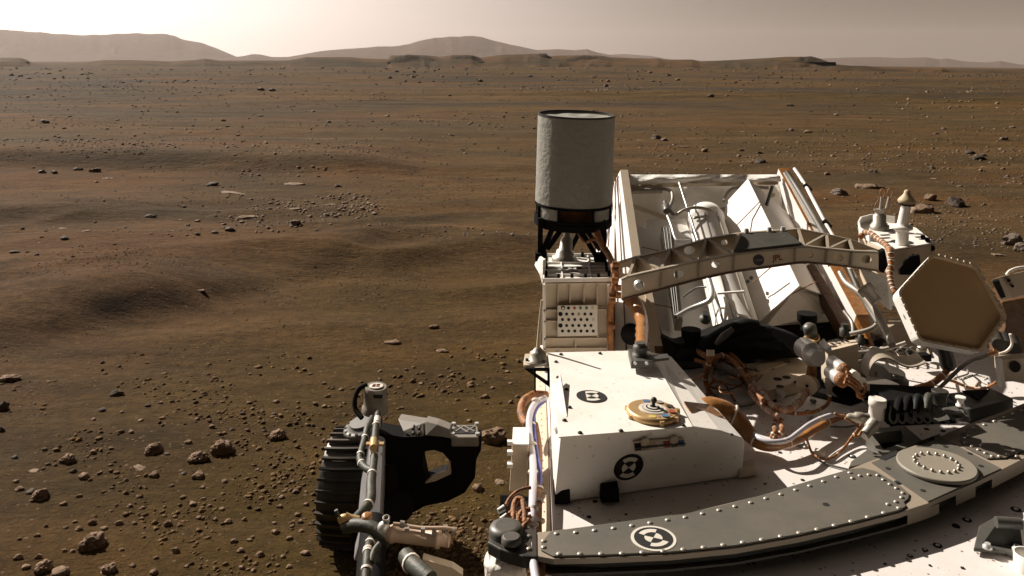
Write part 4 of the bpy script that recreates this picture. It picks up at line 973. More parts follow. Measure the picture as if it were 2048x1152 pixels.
# left plate: lit outer face and amber top edge
def plate(p0, p1, th, depth, name, label):
    a, b = p0, p1; x = Vector((th, 0, 0)); dn = EN * -depth
    mb = MB().hexa([a, b, b + x, a + x], [a + dn, b + dn, b + x + dn, a + x + dn]); return P(name, mb, 'whitehx', rover, .002, label)
M['whitehx'] = mat('heat_plate', (.78, .74, .70), .6, var=.08, scale=4, dust=.35, dustcol=(.50, .30, .22), stretch=(1, .3, 1))
lp0, lp1 = E(1290, 706), E(1240, 341)
lo0, lo1 = lp0 - EN * .12 - EX * .23, lp1 - EN * .10 - EX * .035
x_ = Vector((.030, 0, 0)); pl1 = P('heat_plate', MB().hexa([lp0, lp1, lp1 + x_, lp0 + x_], [lo0, lo1, lo1 + x_, lo0 + x_]), 'whitehx', rover, .002, 'tall white heat plate beside the drum antenna')
make('edge_strip', MB().hexa([lp0 + EN * .001, lp1 + EN * .001, lp1 + EN * .001 + EX * .031, lp0 + EN * .001 + EX * .031], [p + EN * .004 for p in (lp0, lp1, lp1 + EX * .031, lp0 + EX * .031)]), 'tanpaint', pl1, .001)
for f_ in (.22, .38, .58, .80):
    a, b = lp0.lerp(lo0, f_) + Vector((-.002, -.001, .001)), lp1.lerp(lo1, f_) + Vector((-.002, -.001, .001))
    make('panel_seam', MB().beam(a, b, .004, .004, up=EN), 'brownedge', pl1)
make('lashing', MB().tube([lp1 - EN * .012 - EX * .004 - EA * .02, lp1 - EN * .03 - EX * .012 - EA * .05, lp1 - EN * .028 - EX * .006 - EA * .3, lp0 - EN * .028 - EX * .006], .004, 6), 'tanpaint', pl1)
# right plate, wrapped in amber film on its long edges
rp0, rp1 = E(1712, 632), E(1556, 338)
pl2 = plate(rp0, rp1, .040, .09, 'heat_plate', 'tilted heat plate wrapped in crinkled orange film')
make('film_wrap', MB().hexa([rp0 + EN * .001, rp1 + EN * .001, rp1 + EN * .001 + EX * .041, rp0 + EN * .001 + EX * .041], [p + EN * .005 for p in (rp0, rp1, rp1 + EX * .041, rp0 + EX * .041)]), 'kapton', pl2, .001)
a, b = rp0.lerp(rp1, .45), rp1 - EA * .03
make('bare_strip', MB().hexa([a + EN * .0055 + EX * .010, b + EN * .0055 + EX * .010, b + EN * .0055 + EX * .034, a + EN * .0055 + EX * .034], [p + EN * .0012 for p in (a + EN * .0055 + EX * .010, b + EN * .0055 + EX * .010, b + EN * .0055 + EX * .034, a + EN * .0055 + EX * .034)]), 'white', pl2)
tip = rp0; make('film_tip', MB().prism([tip + EX * 0, tip + EX * .041, tip + EX * .02 - EA * .09 - EN * .03], -EN * .03), 'kapton', pl2)
# lower edge of the right side: dark brown bracket bands
# floor and facets
fl = epoly('enclosure_floor', [E(1292, 440, -.11), E(1300, 700, -.11), E(1380, 694, -.11), E(1425, 660, -.11), E(1395, 436, -.11)], 'bounce_white', label='white folded floor of the tilted enclosure')
make('floor_fold', MB().prism([E(1268, 452, -.085), E(1300, 460, -.105), E(1326, 474, -.105), E(1342, 560, -.105), E(1352, 690, -.105), E(1318, 684, -.085)], -EN * .004), 'bounce_white', fl)
make('floor_base', MB().prism([E(1240, 355, -.16), E(1300, 710, -.16), E(1560, 680, -.16), E(1720, 640, -.16), E(1600, 380, -.16), E(1500, 355, -.16)], -EN * .006), 'bounce_white', fl)
wl = [(E(1449, 420, -.115), E(1496, 357, .02)), (E(1510, 652, -.115), E(1632, 590, .02))]
MIDN = [(E(1446, 470, -.115), E(1548, 463, .02))]
mb = MB().hexa([E(1452, 407, -.10), E(1496, 357, .015), E(1599, 571, .015), E(1503, 640, -.10)], [p + Vector((.004, .002, -.004)) for p in (E(1452, 407, -.10), E(1496, 357, .015), E(1599, 571, .015), E(1503, 640, -.10))])
_q = [E(1451, 406, -.035), E(1496, 357, .03), E(1550, 468, .03), E(1446, 470, -.085)]; _r = [_q[3], _q[2], E(1599, 571, .03), E(1552, 612, -.02), E(1500, 655, -.095)]
mb = MB().prism(_q, Vector((.004, .002, -.004))).prism(_r, Vector((.004, .002, -.004)))
fin = P('bright_fin', mb, 'bounce_white', bevel=.0006, label='bright white folded panel standing in the enclosure')
make('fin_wing', MB().hexa([E(1497, 358, .013), E(1600, 572, .013), E(1688, 604, -.09), E(1580, 430, -.09)], [p - EN * .004 for p in (E(1497, 358, .013), E(1600, 572, .013), E(1688, 604, -.09), E(1580, 430, -.09))]), 'bounce_white', fin)
make('fin_corner', MB().prism([E(1584, 545, -.03), E(1597, 560, -.03), E(1590, 580, -.03), E(1548, 615, -.08), E(1530, 655, -.09), E(1640, 632, -.09), E(1690, 606, -.09), E(1660, 550, -.06)], -EN * .003), 'bounce_white', fin)
for (a, b) in (((1520, 403), (1466, 458)), ((1542, 453), (1530, 470)), ((1545, 532), (1505, 566)), ((1633, 563), (1560, 600))):
    p, q = E(*a, .035), E(*b, -.02); P('tie_wire', MB().tube([p, q], .0018, 6), 'harness')
for (a, b) in (((1284, 494), (1318, 502)), ((1304, 608), (1350, 616))):
    P('tie_wire', MB().tube([E(*a, -.03), E(*b, -.06)], .0018, 6), 'harness')
for (u, v) in ((1495, 564), (1502, 557)):
    c = E(u, v, -.02); P('dark_grommet', MB().cyl(c, c + EN * .006, .006, None, 12), 'hole')
# power unit cylinder with ribs
ca, cb_ = E(1408, 428, -.07), E(1482, 690, -.07)
ax = (cb_ - ca).normalized(); Lc = (cb_ - ca).length
pu = P('power_unit', MB().lathe(ca, ax, [(0, .046), (.004, .062), (.02, .066), (.03, .070), (.05, .070), (.055, .065), (Lc, .074)], 40), 'bounce_white', label='white finned power cylinder inside the enclosure')
for k in range(4):
    a = math.pi * (k + .4) / 4; e1 = EX; d_ = (e1 * math.cos(a) + EN * math.sin(a))
    make('body_seam', MB().beam(ca + ax * .06 + d_ * .0665, cb_ + d_ * .0745, .004, .004, up=d_), 'greyhose', pu)
make('end_hoop', MB().tube([E(1352, 431, -.02), E(1368, 420, 0), E(1392, 415, .01), E(1418, 420, 0), E(1430, 430, -.02)], .006, 8), 'greyhose', pu)
make('end_hoop', MB().tube([E(1388, 436, -.02), E(1405, 433, 0), E(1425, 437, -.02)], .005, 8), 'greyhose', pu)
# second long radiator strip and tubes
st = MB().hexa([E(1322, 455, -.04), E(1345, 448, -.04), E(1366, 640, -.04), E(1352, 640, -.04)], [p - EN * .05 for p in (E(1322, 455, -.04), E(1345, 448, -.04), E(1366, 640, -.04), E(1352, 640, -.04))])
stp = P('radiator_strip', st, 'greyhose', bevel=.002)
for k in range(3):
    u = 1328 + k * 6; make('strip_rod', MB().tube([E(u, 456, -.03), E(u + 22 - k * 2, 636, -.03)], .003, 6), 'gunmetal', stp)
P('long_rod', MB().tube([E(1358, 365, .0), E(1392, 470, .0), E(1404, 505, .02), E(1420, 560, .02), E(1437, 610, .0), E(1449, 655, -.02)], [.003, .004, .0055, .0065, .005, .003], 10), 'silver', label='long silver rod lying over the power cylinder')
P('fluid_pipe', MB().tube([E(1262, 381, -.03), E(1300, 381, -.03), E(1328, 378, -.03), E(1343, 384, -.02), E(1345, 400, -.02), E(1339, 418, -.02), E(1350, 432, -.02)], .0065, 9), 'greyhose')
P('fluid_pipe', MB().tube([E(1262, 382, -.03), E(1324, 381, -.03)], .011, 10), 'greyhose')
P('fluid_pipe', MB().tube([E(1537, 376, -.03), E(1500, 374, -.03), E(1470, 376, -.03), E(1455, 386, -.03), E(1448, 402, -.03)], .006, 9), 'greyhose')
P('fluid_pipe', MB().tube([E(1335, 432, 0), E(1343, 452, .01), E(1350, 475, .01), E(1358, 482, .01), E(1380, 482, .01)], .005, 9), 'silver')
P('fluid_pipe', MB().tube([E(1363, 466, .01), E(1376, 463, .02), E(1384, 468, .02), E(1388, 476, .02), E(1390, 484, .02)], .006, 9), 'silver')
P('fluid_pipe', MB().tube([E(1418, 560, .02), E(1424, 585, .02), E(1420, 600, .02), E(1405, 608, .0), E(1380, 618, -.02), E(1352, 634, -.03)], [.010, .010, .009, .008, .008, .008], 10), 'silver', label='bent silver pipe end over the floor')
P('fluid_pipe', MB().tube([E(1412, 574, .02), E(1392, 576, .0), E(1366, 594, -.02)], .003, 8), 'gunmetal')
P('pipe_joint', MB().lathe(E(1334, 422, .0), -ax, [(0, .014), (.03, .014), (.035, .008), (.05, .008)], 14), 'gunmetal')
P('pipe_joint', MB().lathe(E(1410, 640, .0), EN, [(0, .018), (.01, .018), (.012, .010), (.03, .010)], 14), 'gunmetal')
P('bracket_frame', MB().beam(E(1434, 587, .03), E(1488, 583, .03), .008, .006).beam(E(1450, 588, .03), E(1478, 634, .0), .005, .005).beam(E(1474, 586, .03), E(1502, 634, .0), .005, .005), 'bounce_white')
# back blanket
def wv(x, y): return .010 * math.sin(9 * x + 4 * y) + .008 * math.sin(23 * x * (1 + .3 * y)) * (1 - .4 * y) + .004 * math.sin(41 * x + 9 * y)
bd_ = 3.30
bl = P('rear_blanket', MB().patch([D(1250, 356, bd_), D(1560, 354, bd_), D(1600, 520, bd_ - .1), D(1262, 520, bd_ - .1)], 60, 24, wv), 'bounce_fabric', label='white quilted blanket closing the far end of the enclosure')
make('blanket_roll', MB().patch([D(1252, 349, bd_ - .03), D(1556, 349, bd_ - .03), D(1560, 364, bd_ - .035), D(1252, 370, bd_ - .035)], 60, 5, lambda x, y: wv(x, y) - .02 * math.sin(math.pi * y)), 'bounce_fabric', bl)
make('blanket_tape', MB().patch([D(1254, 369, bd_ - .05), D(1556, 363, bd_ - .05), D(1556, 369, bd_ - .05), D(1254, 377, bd_ - .05)], 40, 1, wv), 'tanpaint', bl)
make('blanket_tape', MB().patch([D(1264, 407, bd_ - .06), D(1335, 432, bd_ - .10), D(1335, 441, bd_ - .10), D(1264, 416, bd_ - .06)], 10, 1), 'tanpaint', bl)
make('blanket_tape', MB().patch([D(1425, 420, bd_ - .10), D(1550, 385, bd_ - .06), D(1550, 393, bd_ - .06), D(1428, 428, bd_ - .10)], 10, 1), 'tanpaint', bl)
# right side rods and brown brackets
P('brace_rod', MB().tube([D(1589, 337, 3.1), D(1612, 372, 3.0), D(1650, 445, 2.75), D(1668, 476, 2.65), D(1690, 520, 2.55), D(1712, 556, 2.5)], .0065, 10, sub=2), 'white', label='white strut beside the orange-wrapped plate')
for u, v in ((1610, 370), (1648, 442)): P('strut_collar', MB().lathe(D(u, v, 3.0 - (v - 370) * .0035), (.35, -.7, -.5), [(0, .0085), (.03, .0085)], 12), 'black')
P('brace_rod', MB().tube([D(1574, 344, 3.05), D(1600, 385, 2.95), D(1655, 480, 2.62)], .009, 10, sub=2), 'cable')
P('brace_rod', MB().beam(D(1545, 372, 3.1), D(1530, 420, 3.12), .012, .008), 'dark')
P('amber_bracket', MB().prism([E(1614, 530, -.03), E(1628, 525, -.03), E(1712, 668, -.03), E(1690, 668, -.03)], -EN * .05), 'brownedge')
P('amber_bracket', MB().prism([E(1300, 618, .01), E(1308, 616, .01), E(1334, 700, .01), E(1310, 700, .01)], -EN * .05), 'brownedge')
P('end_post', MB().prism([E(1290, 575, .015), E(1302, 573, .015), E(1326, 690, .015), E(1300, 690, .015)], -EN * .06), 'tanpaint')

# ---------------------------------------------------------------- bridging truss arm with round holes
BD0, BD1 = 2.30, 2.46
def interp(tab, u): return float(np.interp(u, [a for a, _ in tab], [b for _, b in tab]))
ft = [(1243, 562), (1256, 556), (1322, 541), (1399, 524), (1468, 511), (1530, 503), (1610, 495), (1654, 500), (1706, 505), (1757, 507)]
fb = [(1243, 597), (1322, 576), (1398, 556), (1468, 541), (1530, 533), (1591, 524), (1610, 523), (1659, 527), (1700, 532), (1749, 539), (1757, 540)]
rt = [(1228, 529), (1265, 517), (1341, 500), (1413, 479), (1476, 468), (1596, 459), (1653, 470), (1700, 481), (1757, 503), (1770, 507)]
holes = [(1279, 569, 9), (1358, 549, 10.5), (1432, 529, 9), (1620, 510, 6.5), (1677, 515, 10), (1733, 518.5, 10)]
def holed_strip(tf, bf, d0, th, u0, u1, holes, step=3.0):
    """vertical plate between two curves, real round holes cut through it (rows of cells dropped and rims snapped)"""
    bm = bmesh.new(); th = Vector((0, th, 0))
    us = list(np.arange(u0, u1, 9.0)) + [u1]
    outer = [D(u, interp(tf, u), d0) for u in us] + [D(u, interp(bf, u), d0) for u in us[::-1]]
    return outer
def plate_with_holes(name, outer, holes_, off, m, par, bev=.0008):
    """ngon with circular holes via bmesh triangle fill, given thickness"""
    bm = bmesh.new(); ed = []
    loops = [outer] + holes_
    for lp in loops:
        vs = [bm.verts.new(p) for p in lp]
        for i in range(len(vs)): ed.append(bm.edges.new((vs[i], vs[(i + 1) % len(vs)])))
    bmesh.ops.triangle_fill(bm, use_beauty=True, use_dissolve=False, edges=ed)
    r = bmesh.ops.extrude_face_region(bm, geom=list(bm.faces))
    for g in r['geom']:
        if isinstance(g, bmesh.types.BMVert): g.co += Vector(off)
    bmesh.ops.recalc_face_normals(bm, faces=bm.faces)
    me = bpy.data.meshes.new(name); bm.verts.ensure_lookup_table()
    c = sum((v.co for v in bm.verts), Vector()) / len(bm.verts)
    for v in bm.verts: v.co -= c
    bm.to_mesh(me); bm.free(); me.materials.append(M[m])
    o = bpy.data.objects.new(name, me); COL.objects.link(o); o.location = c - world_of(par); o.parent = par; return o
us = list(np.arange(1243, 1757, 12.0)) + [1757]
outer = [D(u, interp(ft, u), BD0) for u in us] + [D(u, interp(fb, u), BD0) for u in us[::-1]]
hl = [[D(u + r * math.cos(a), v + r * .82 * math.sin(a), BD0) for a in [2 * math.pi * i / 24 for i in range(24)]] for u, v, r in holes]
arm = plate_with_holes('bridge_arm', outer, hl, (0, .006, 0), 'tanpaint', rover); arm['label'] = 'arched truss arm with round lightening holes'
# rear web with holes
rb = [(a, b + 32) for a, b in rt]
us2 = list(np.arange(1230, 1762, 12.0)) + [1762]
outer = [D(u, interp(rt, u), BD1) for u in us2] + [D(u, interp(rb, u), BD1) for u in us2[::-1]]
hl = [[D(u + r * math.cos(a), v + r * .8 * math.sin(a), BD1) for a in [2 * math.pi * i / 24 for i in range(24)]] for u, v, r in [(1252, 541, 9), (1308, 523, 13), (1379, 501, 11), (1449, 485, 7), (1630, 482, 5)]]
plate_with_holes('rear_web', outer, hl, (0, .006, 0), 'tanpaint', arm)
# top flanges, cross ribs and zigzag webs between the two plates
def fp(u, lift=0): return D(u, interp(ft, u), BD0) + UP * lift
def rp(u, lift=0): return D(u, interp(rt, u), BD1) + UP * lift
for i in range(len(us) - 1):
    pass
for tab, d0, sgn, uu in ((ft, BD0, 1, us), (rt, BD1, -1, us2)):
    mb = MB()
    for i in range(len(uu) - 1):
        p, q = D(uu[i], interp(tab, uu[i]), d0), D(uu[i + 1], interp(tab, uu[i + 1]), d0)
        mb.hexa([p + UP * .001, q + UP * .001, q + Vector((0, .014 * sgn, .001)), p + Vector((0, .014 * sgn, .001))], [x + UP * .004 for x in (p + UP * .001, q + UP * .001, q + Vector((0, .014 * sgn, .001)), p + Vector((0, .014 * sgn, .001)))])
    make('top_flange', mb, 'barlight', arm)
zig = [('f', 1256), ('r', 1272), ('f', 1322), ('r', 1341), ('f', 1399), ('r', 1413), ('f', 1468), ('r', 1476)]
zig2 = [('r', 1596), ('f', 1608), ('r', 1653), ('f', 1656), ('r', 1698), ('f', 1706), ('r', 1757)]
nodes = {'f': fp, 'r': rp}
for zz_ in (zig, zig2):
    for (a, ua), (b, ub) in zip(zz_[:-1], zz_[1:]):
        p, q = nodes[a](ua), nodes[b](ub)
        make('diagonal_web', MB().hexa([p, q, q + Vector((.003, .003, 0)), p + Vector((.003, .003, 0))], [x - UP * .046 for x in (p, q, q + Vector((.003, .003, 0)), p + Vector((.003, .003, 0)))]), 'tanpaint', arm)
        make('web_cap', MB().beam(p + UP * .003, q + UP * .003, .008, .004), 'barlight', arm)
for ua, ub in ((1322, 1322), (1398, 1398), (1468, 1468), (1591, 1591), (1654, 1654), (1704, 1704)):
    p = D(ua, interp(ft, ua) + 1, BD0 - .003); q = D(ua - 2, interp(fb, ua) - 1, BD0 - .003)
    make('face_rib', MB().beam(p, q, .005, .005, up=(0, 1, 0)), 'barlight', arm)
p = [D(u, interp(fb, u), BD0 + .006) for u in us]; mb = MB()
for i in range(len(us) - 1):
    a, b = p[i], p[i + 1]; mb.hexa([a + UP * .001 + Vector((0, -.010, 0)), b + UP * .001 + Vector((0, -.010, 0)), b + UP * .001 + Vector((0, .01, 0)), a + UP * .001 + Vector((0, .01, 0))], [x - UP * .003 for x in (a + Vector((0, -.010, 0)), b + Vector((0, -.010, 0)), b + Vector((0, .01, 0)), a + Vector((0, .01, 0)))])
make('bottom_flange', mb, 'brownedge', arm)
# black engraved plate on top, with plain scratches
kp = [fp(1468, .006), fp(1598, .006), rp(1603, .006) * .25 + fp(1603, .006) * .75, rp(1585, .010) * .72 + fp(1585, .006) * .28, rp(1486, .010) * .72 + fp(1486, .006) * .28]
kp = [D(1468, 508, 2.30) + UP * .004, D(1604, 493, 2.30) + UP * .004, D(1573, 469, 2.43) + UP * .004, D(1484, 474, 2.43) + UP * .004]
ep = make('engraved_plate', MB().hexa(kp, [p + UP * .006 for p in kp]), 'plaque', arm, .001); ep['label'] = 'dark plaque with a scratched star and line'
def kq(x, y): a = kp[0].lerp(kp[1], x); b = kp[3].lerp(kp[2], x); return a.lerp(b, y) + UP * .0065
mb = MB()
for i in range(12):
    a = i * math.pi / 6 + .2; r = .09 if i % 2 else .06
    mb.tube([kq(.42, .50), kq(.42 + r * math.cos(a), .50 + r * 2.6 * math.sin(a))], .0006, 4)
mb.tube([kq(.5, .48), kq(.86, .62)], .0005, 4).tube([kq(.60, .60), kq(.62, .44), kq(.72, .66)], .0004, 4)
make('engraving', mb, 'chipgrey', ep)
for x in (.10, .62, .93): q = kq(x, 1.02); make('plate_screw', MB().cyl(q, q + UP * .012, .008, .006, 12), 'silver', ep)
# end fitting and connector through the first hole
c = D(1277, 569, 2.285); P('hole_connector', MB().lathe(c, (-.1, -1, .1), [(0, .013), (.012, .013), (.014, .009), (.02, .009)], 18), 'silver')
# agency roundel and lettering on the front face
def text_mesh(body, size, p, ex_, ez_, m, par, name, off=.001, bold=0.0):
    cu = bpy.data.curves.new(name, 'FONT'); cu.body = body; cu.size = size; cu.extrude = .0003; cu.align_x = 'CENTER'; cu.align_y = 'CENTER'; cu.offset = bold
    t_ = bpy.data.objects.new(name, cu); COL.objects.link(t_)
    dg_ = bpy.context.evaluated_depsgraph_get(); dg_.update(); me = bpy.data.meshes.new_from_object(t_.evaluated_get(dg_)); bpy.data.objects.remove(t_)
    ex_ = Vector(ex_).normalized(); ez_ = Vector(ez_).normalized(); ny = ex_.cross(ez_)
    me.transform(Matrix(((ex_.x, ez_.x, ny.x, 0), (ex_.y, ez_.y, ny.y, 0), (ex_.z, ez_.z, ny.z, 0), (0, 0, 0, 1))))
    me.materials.clear(); me.materials.append(M[m]); o = bpy.data.objects.new(name, me); COL.objects.link(o)
    o.location = Vector(p) - world_of(par); o.parent = par; return o
rc = D(1517, 520, BD0 - .0005)
rd = make('roundel', MB().cyl(rc, rc - Vector((0, .001, 0)), .0150, None, 32), 'logo_blue', arm)
text_mesh('NASA', .0095, rc - Vector((0, .0015, 0)), (1, 0, .12), (-.12, 0, 1), 'chipgrey', rd, 'roundel_text')
make('roundel_swoosh', MB().tube([rc + Vector((-.013, -.002, -.006)), rc + Vector((0, -.002, -.002)), rc + Vector((.012, -.002, .008))], .0007, 5), 'logo_red', rd)
text_mesh('JPL', .021, D(1555, 516, BD0 - .0012), (1, 0, .10), (-.10, 0, 1), 'logo_red', arm, 'lettering', bold=.0006)

# ---------------------------------------------------------------- antenna box with mushroom antenna
AD = 2.62; za = D(1800, 500, AD).z
def A_(u, v, dz=0): return G(u, v, za + dz)
tp = [A_(1778, 503), A_(1869, 488), A_(1832, 458), A_(1790, 449), A_(1745, 444), A_(1722, 450), A_(1717, 460), A_(1720, 472), A_(1740, 486)]
ab = P('antenna_box', MB().prism(tp, (0, 0, -.17)), 'tanpaint', bevel=.003, label='tan antenna box with a flanged top')
make('box_top', MB().prism([p + UP * .001 for p in tp], (0, 0, .004)), 'white', ab, .001)
mb = MB()
for i in range(3, 8): p, q = tp[i], tp[i + 1]; mb.beam(p + UP * .016, q + UP * .016, .005, .026)
make('guard_rail', mb, 'white', ab)
for u, v in ((1783, 459), (1787, 466), (1770, 476), (1777, 484), (1770, 470), (1840, 474), (1848, 478)): make('box_bolt', MB().box(A_(u, v, .006), (.016, .004, 0), (-.001, .004, 0), (0, 0, .0015)), 'dark', ab)
for u, v in ((1846, 474), (1855, 480)): make('box_bolt', MB().cyl(A_(u, v, .004), A_(u, v, .014), .008, None, 12), 'black', ab)
c = A_(1804, 484, .0055); make('round_opening', MB().cyl(c, c + UP * .0005, .034, None, 28), 'hole', ab)
front_y = lambda u: tp[0].y + (u - 1778) / 91 * (tp[1].y - tp[0].y)
for u, v, r in ((1865, 497, .009), (1783, 512, .008), (1783, 526, .008), (1783, 541, .008), (1826, 516, .012)):
    c = D(u, v, front_y(u) - .004); make('side_hole', MB().cyl(c, c + Vector((0, .002, 0)), r, None, 16), 'black', ab)
make('side_bracket', MB().prism([D(1795, 537, 2.56), D(1816, 512, 2.58), D(1836, 508, 2.60), D(1840, 540, 2.6), D(1820, 548, 2.58), D(1797, 548, 2.56)], (0, -.01, 0)), 'black', ab)
c = A_(1804, 489, .006); k = c.y / F
ma = P('mushroom_antenna', MB().lathe(c, (.03, 0, 1), [(0, 12 * k), (30 * k, 12 * k), (31 * k, 13 * k)], 28), 'white', label='white post antenna with a mushroom cap')
c2 = D(1804, 457, c.y)
make('flange', MB().lathe(c2, (.03, 0, 1), [(-3 * k, 15 * k), (0, 20 * k), (5 * k, 20 * k), (6 * k, 13 * k), (9 * k, 11 * k)], 28), 'white', ma)
c3 = D(1805, 450, c.y); c4 = D(1813, 407, c.y)
make('post', MB().cyl(c3, c4, 10.5 * k, 9 * k, 28), 'white', ma)
M['gold2'] = mat('cap_tan', (.42, .32, .19), .55, var=.08, dust=.25)
make('mushroom_cap', MB().lathe(D(1813, 409, c.y), (.06, 0, 1), [(0, 10 * k), (1 * k, 14.5 * k), (5 * k, 16.5 * k), (8 * k, 17 * k), (12 * k, 14.5 * k), (18 * k, 9 * k), (22 * k, 6.5 * k), (26 * k, 6 * k), (29 * k, 4 * k), (30 * k, .5 * k)], 28), 'gold2', ma)
make('cap_band', MB().lathe(D(1813, 411, c.y), (.06, 0, 1), [(0, 15.3 * k), (4 * k, 16.8 * k)], 28, 0, True, False, False), 'dark', ma)
c = A_(1759, 460, .004); k = c.y / F
cg = P('coax_unit', MB().lathe(c, UP, [(0, 18 * k), (10 * k, 18 * k), (11 * k, 15 * k), (14 * k, 15 * k), (15 * k, 12.5 * k), (30 * k, 12.5 * k), (31 * k, 9 * k), (38 * k, 9 * k), (38.5 * k, 11 * k), (42 * k, 11 * k)], 28), 'greyhose', label='stepped grey coax unit with two looped wires')
for du in (0, 15):
    p = D(1762 + du * .8, 417, c.y); q = D(1764 + du, 394, c.y)
    make('coax_pin', MB().cyl(p, q, 3.8 * k, 3 * k, 12), 'greyhose', cg)
    make('wire_loop', MB().tube([q, D(1760 + du, 386, c.y), D(1763 + du, 378, c.y), D(1769 + du, 378, c.y), D(1770 + du, 387, c.y), D(1766 + du, 396, c.y)], 1.0 * k, 6), 'harness', cg)
make('wire_loop', MB().tube([D(1757, 400, c.y), D(1750, 412, c.y), D(1752, 424, c.y), D(1762, 430, c.y), D(1766, 440, c.y), D(1760, 450, c.y)], 1.2 * k, 6), 'harness', cg)
ah = P('antenna_harness', MB().tube([A_(1722, 474, .01), A_(1726, 466, .02), A_(1740, 466, .03), A_(1756, 478, .02), A_(1770, 488, .015), D(1780, 502, 2.53), D(1782, 520, 2.52), D(1780, 548, 2.5), D(1783, 568, 2.48), D(1790, 585, 2.46)], .0085, 10), 'harness', label='orange harness over the antenna box')
pth = MB().tube([A_(1722, 474, .01), A_(1726, 466, .02), A_(1740, 466, .03), A_(1756, 478, .02), A_(1770, 488, .015), D(1780, 502, 2.53), D(1782, 520, 2.52), D(1780, 548, 2.5), D(1783, 568, 2.48), D(1790, 585, 2.46)], .0085, 10).path
for i in range(2, len(pth) - 2, 2):
    t_ = (pth[i + 1] - pth[i]).normalized(); make('wrap', MB().lathe(pth[i], t_, [(0, .0095), (.003, .0095)], 10), 'tie', ah)
# dark gap bracket between arm and box and white link plate below
P('end_bracket', MB().prism([D(1757, 507, 2.36), D(1770, 500, 2.45), D(1776, 530, 2.42), D(1768, 546, 2.36), D(1750, 542, 2.34)], (.006, .03, 0)), 'black')
P('link_plate', MB().prism([D(1722, 541, 2.40), D(1745, 545, 2.38), D(1775, 560, 2.36), D(1792, 612, 2.34), D(1780, 622, 2.33), D(1756, 600, 2.34), D(1738, 575, 2.38)], (.004, .02, .0)), 'white', bevel=.001, label='white slanted link plate below the antenna box')
# ---------------------------------------------------------------- hexagonal dish antenna
HC = D(1906, 612, 2.15)
tc_ = (Vector((0, 0, CZ)) - HC).normalized()
hn = (tc_ + Vector((.60, 0, .34))).normalized()
def H(u, v, off=0): return onplane(u, v, HC, hn, off)
hexo = [(1866, 505), (1955, 529), (2016, 634), (1964, 705), (1839, 682), (1795, 583)]
hc_px = (1906, 612)
def rounded(px, sc=1.0, r=.16, off=0):
    out = []; n = len(px); c = H(*hc_px, off)
    W = [c + (H(*p, off) - c) * sc for p in px]
    for i in range(n):
        a, b, d = W[i - 1], W[i], W[(i + 1) % n]
        p0 = b.lerp(a, r * .6); p1 = b.lerp(d, r * .6)
        for k in range(5):
            t = k / 4; out.append(p0 * (1 - t) ** 2 + b * 2 * t * (1 - t) + p1 * t ** 2)
    return out
o1 = rounded(hexo, 1.0); bk = [p - hn * .038 for p in rounded(hexo, .97)]
n = len(o1)
mb = MB(); mb.add(o1 + bk, [[i, i + n, (i + 1) % n + n, (i + 1) % n] for i in range(n)] + [list(range(2 * n - 1, n - 1, -1))], 0, False)
o2 = [p for p in rounded(hexo, .945)]; o3 = [p - hn * .010 for p in rounded(hexo, .935)]
mb.add(o1 + o2 + o3, [[i, (i + 1) % n, (i + 1) % n + n, i + n] for i in range(n)] + [[i + n, (i + 1) % n + n, (i + 1) % n + 2 * n, i + 2 * n] for i in range(n)], 1)
mb.add(o3, [list(range(n))], 2)
M['goldrim'] = mat('rim_tan', (.60, .47, .31), .5, var=.12, dust=.25)
hx = P('hexagonal_antenna', mb, ['white', 'goldrim', 'hexface'], label='large hexagonal high-gain antenna with a brown face')
per = rounded(hexo, .978); 
for i in range(6):
    c0 = H(*hc_px); a = c0 + (H(*hexo[i]) - c0) * .977; b = c0 + (H(*hexo[(i + 1) % 6]) - c0) * .977
    for k in range(1, 7):
        q = a.lerp(b, k / 7); make('rim_screw', MB().cyl(q, q + hn * .004, .0042, .0035, 10), 'tanpaint', hx)
for u, v in ((1796, 613), (1817, 661)):
    c = D(u, v, 2.05); 
    make('edge_screw', MB().cyl(H(u + 8, v, -.025) + Vector((-.022, -.004, 0)), H(u + 8, v, -.025) + Vector((-.026, -.006, 0)), .003, None, 8), 'dark', hx)
P('antenna_mount', MB().cyl(H(1880, 660, -.06), D(1896, 730, 2.25), .016, .02, 18), 'dark')
# right border: gimbal bracket, dark column, tan bracket with round hole
fr = P('bracket_box', MB().prism([D(1981, 560, 2.18), D(2001, 553, 2.18), D(2026, 597, 2.18), D(2001, 601, 2.18)], (.16, .06, .015)), 'tanpaint', bevel=.003, label='open tan box bracket by the dish')
make('bracket_opening', MB().prism([D(1985, 564, 2.175), D(1998, 560, 2.175), D(2012, 594, 2.175), D(2003, 597, 2.175)], (0, .002, 0)), 'hole', fr)
for u, v in ((2018, 561), (2025, 572)): make('bracket_bolt', MB().cyl(D(u, v, 2.165), D(u, v, 2.185), .004, None, 10), 'black', fr)
P('dark_column', MB().prism([D(2004, 604, 2.35), D(2080, 590, 2.35), D(2090, 720, 2.35), D(1996, 712, 2.35), D(2012, 650, 2.35)], (0, .12, 0)), 'brownedge', bevel=.004)
P('column_hose', MB().tube([D(2013, 550, 2.2), D(2020, 542, 2.2), D(2036, 536, 2.2), D(2060, 534, 2.2)], .004, 8), 'tie')
P('column_hose', MB().tube([D(1998, 708, 2.2), D(2014, 702, 2.2), D(2024, 688, 2.2), D(2020, 668, 2.2)], .0035, 8), 'tie')
for k in range(3): P('column_part', MB().cyl(D(1990 + k * 16, 672 + k * 4, 2.3), D(1998 + k * 16, 690 + k * 4, 2.22), .018, .016, 14), 'dark')
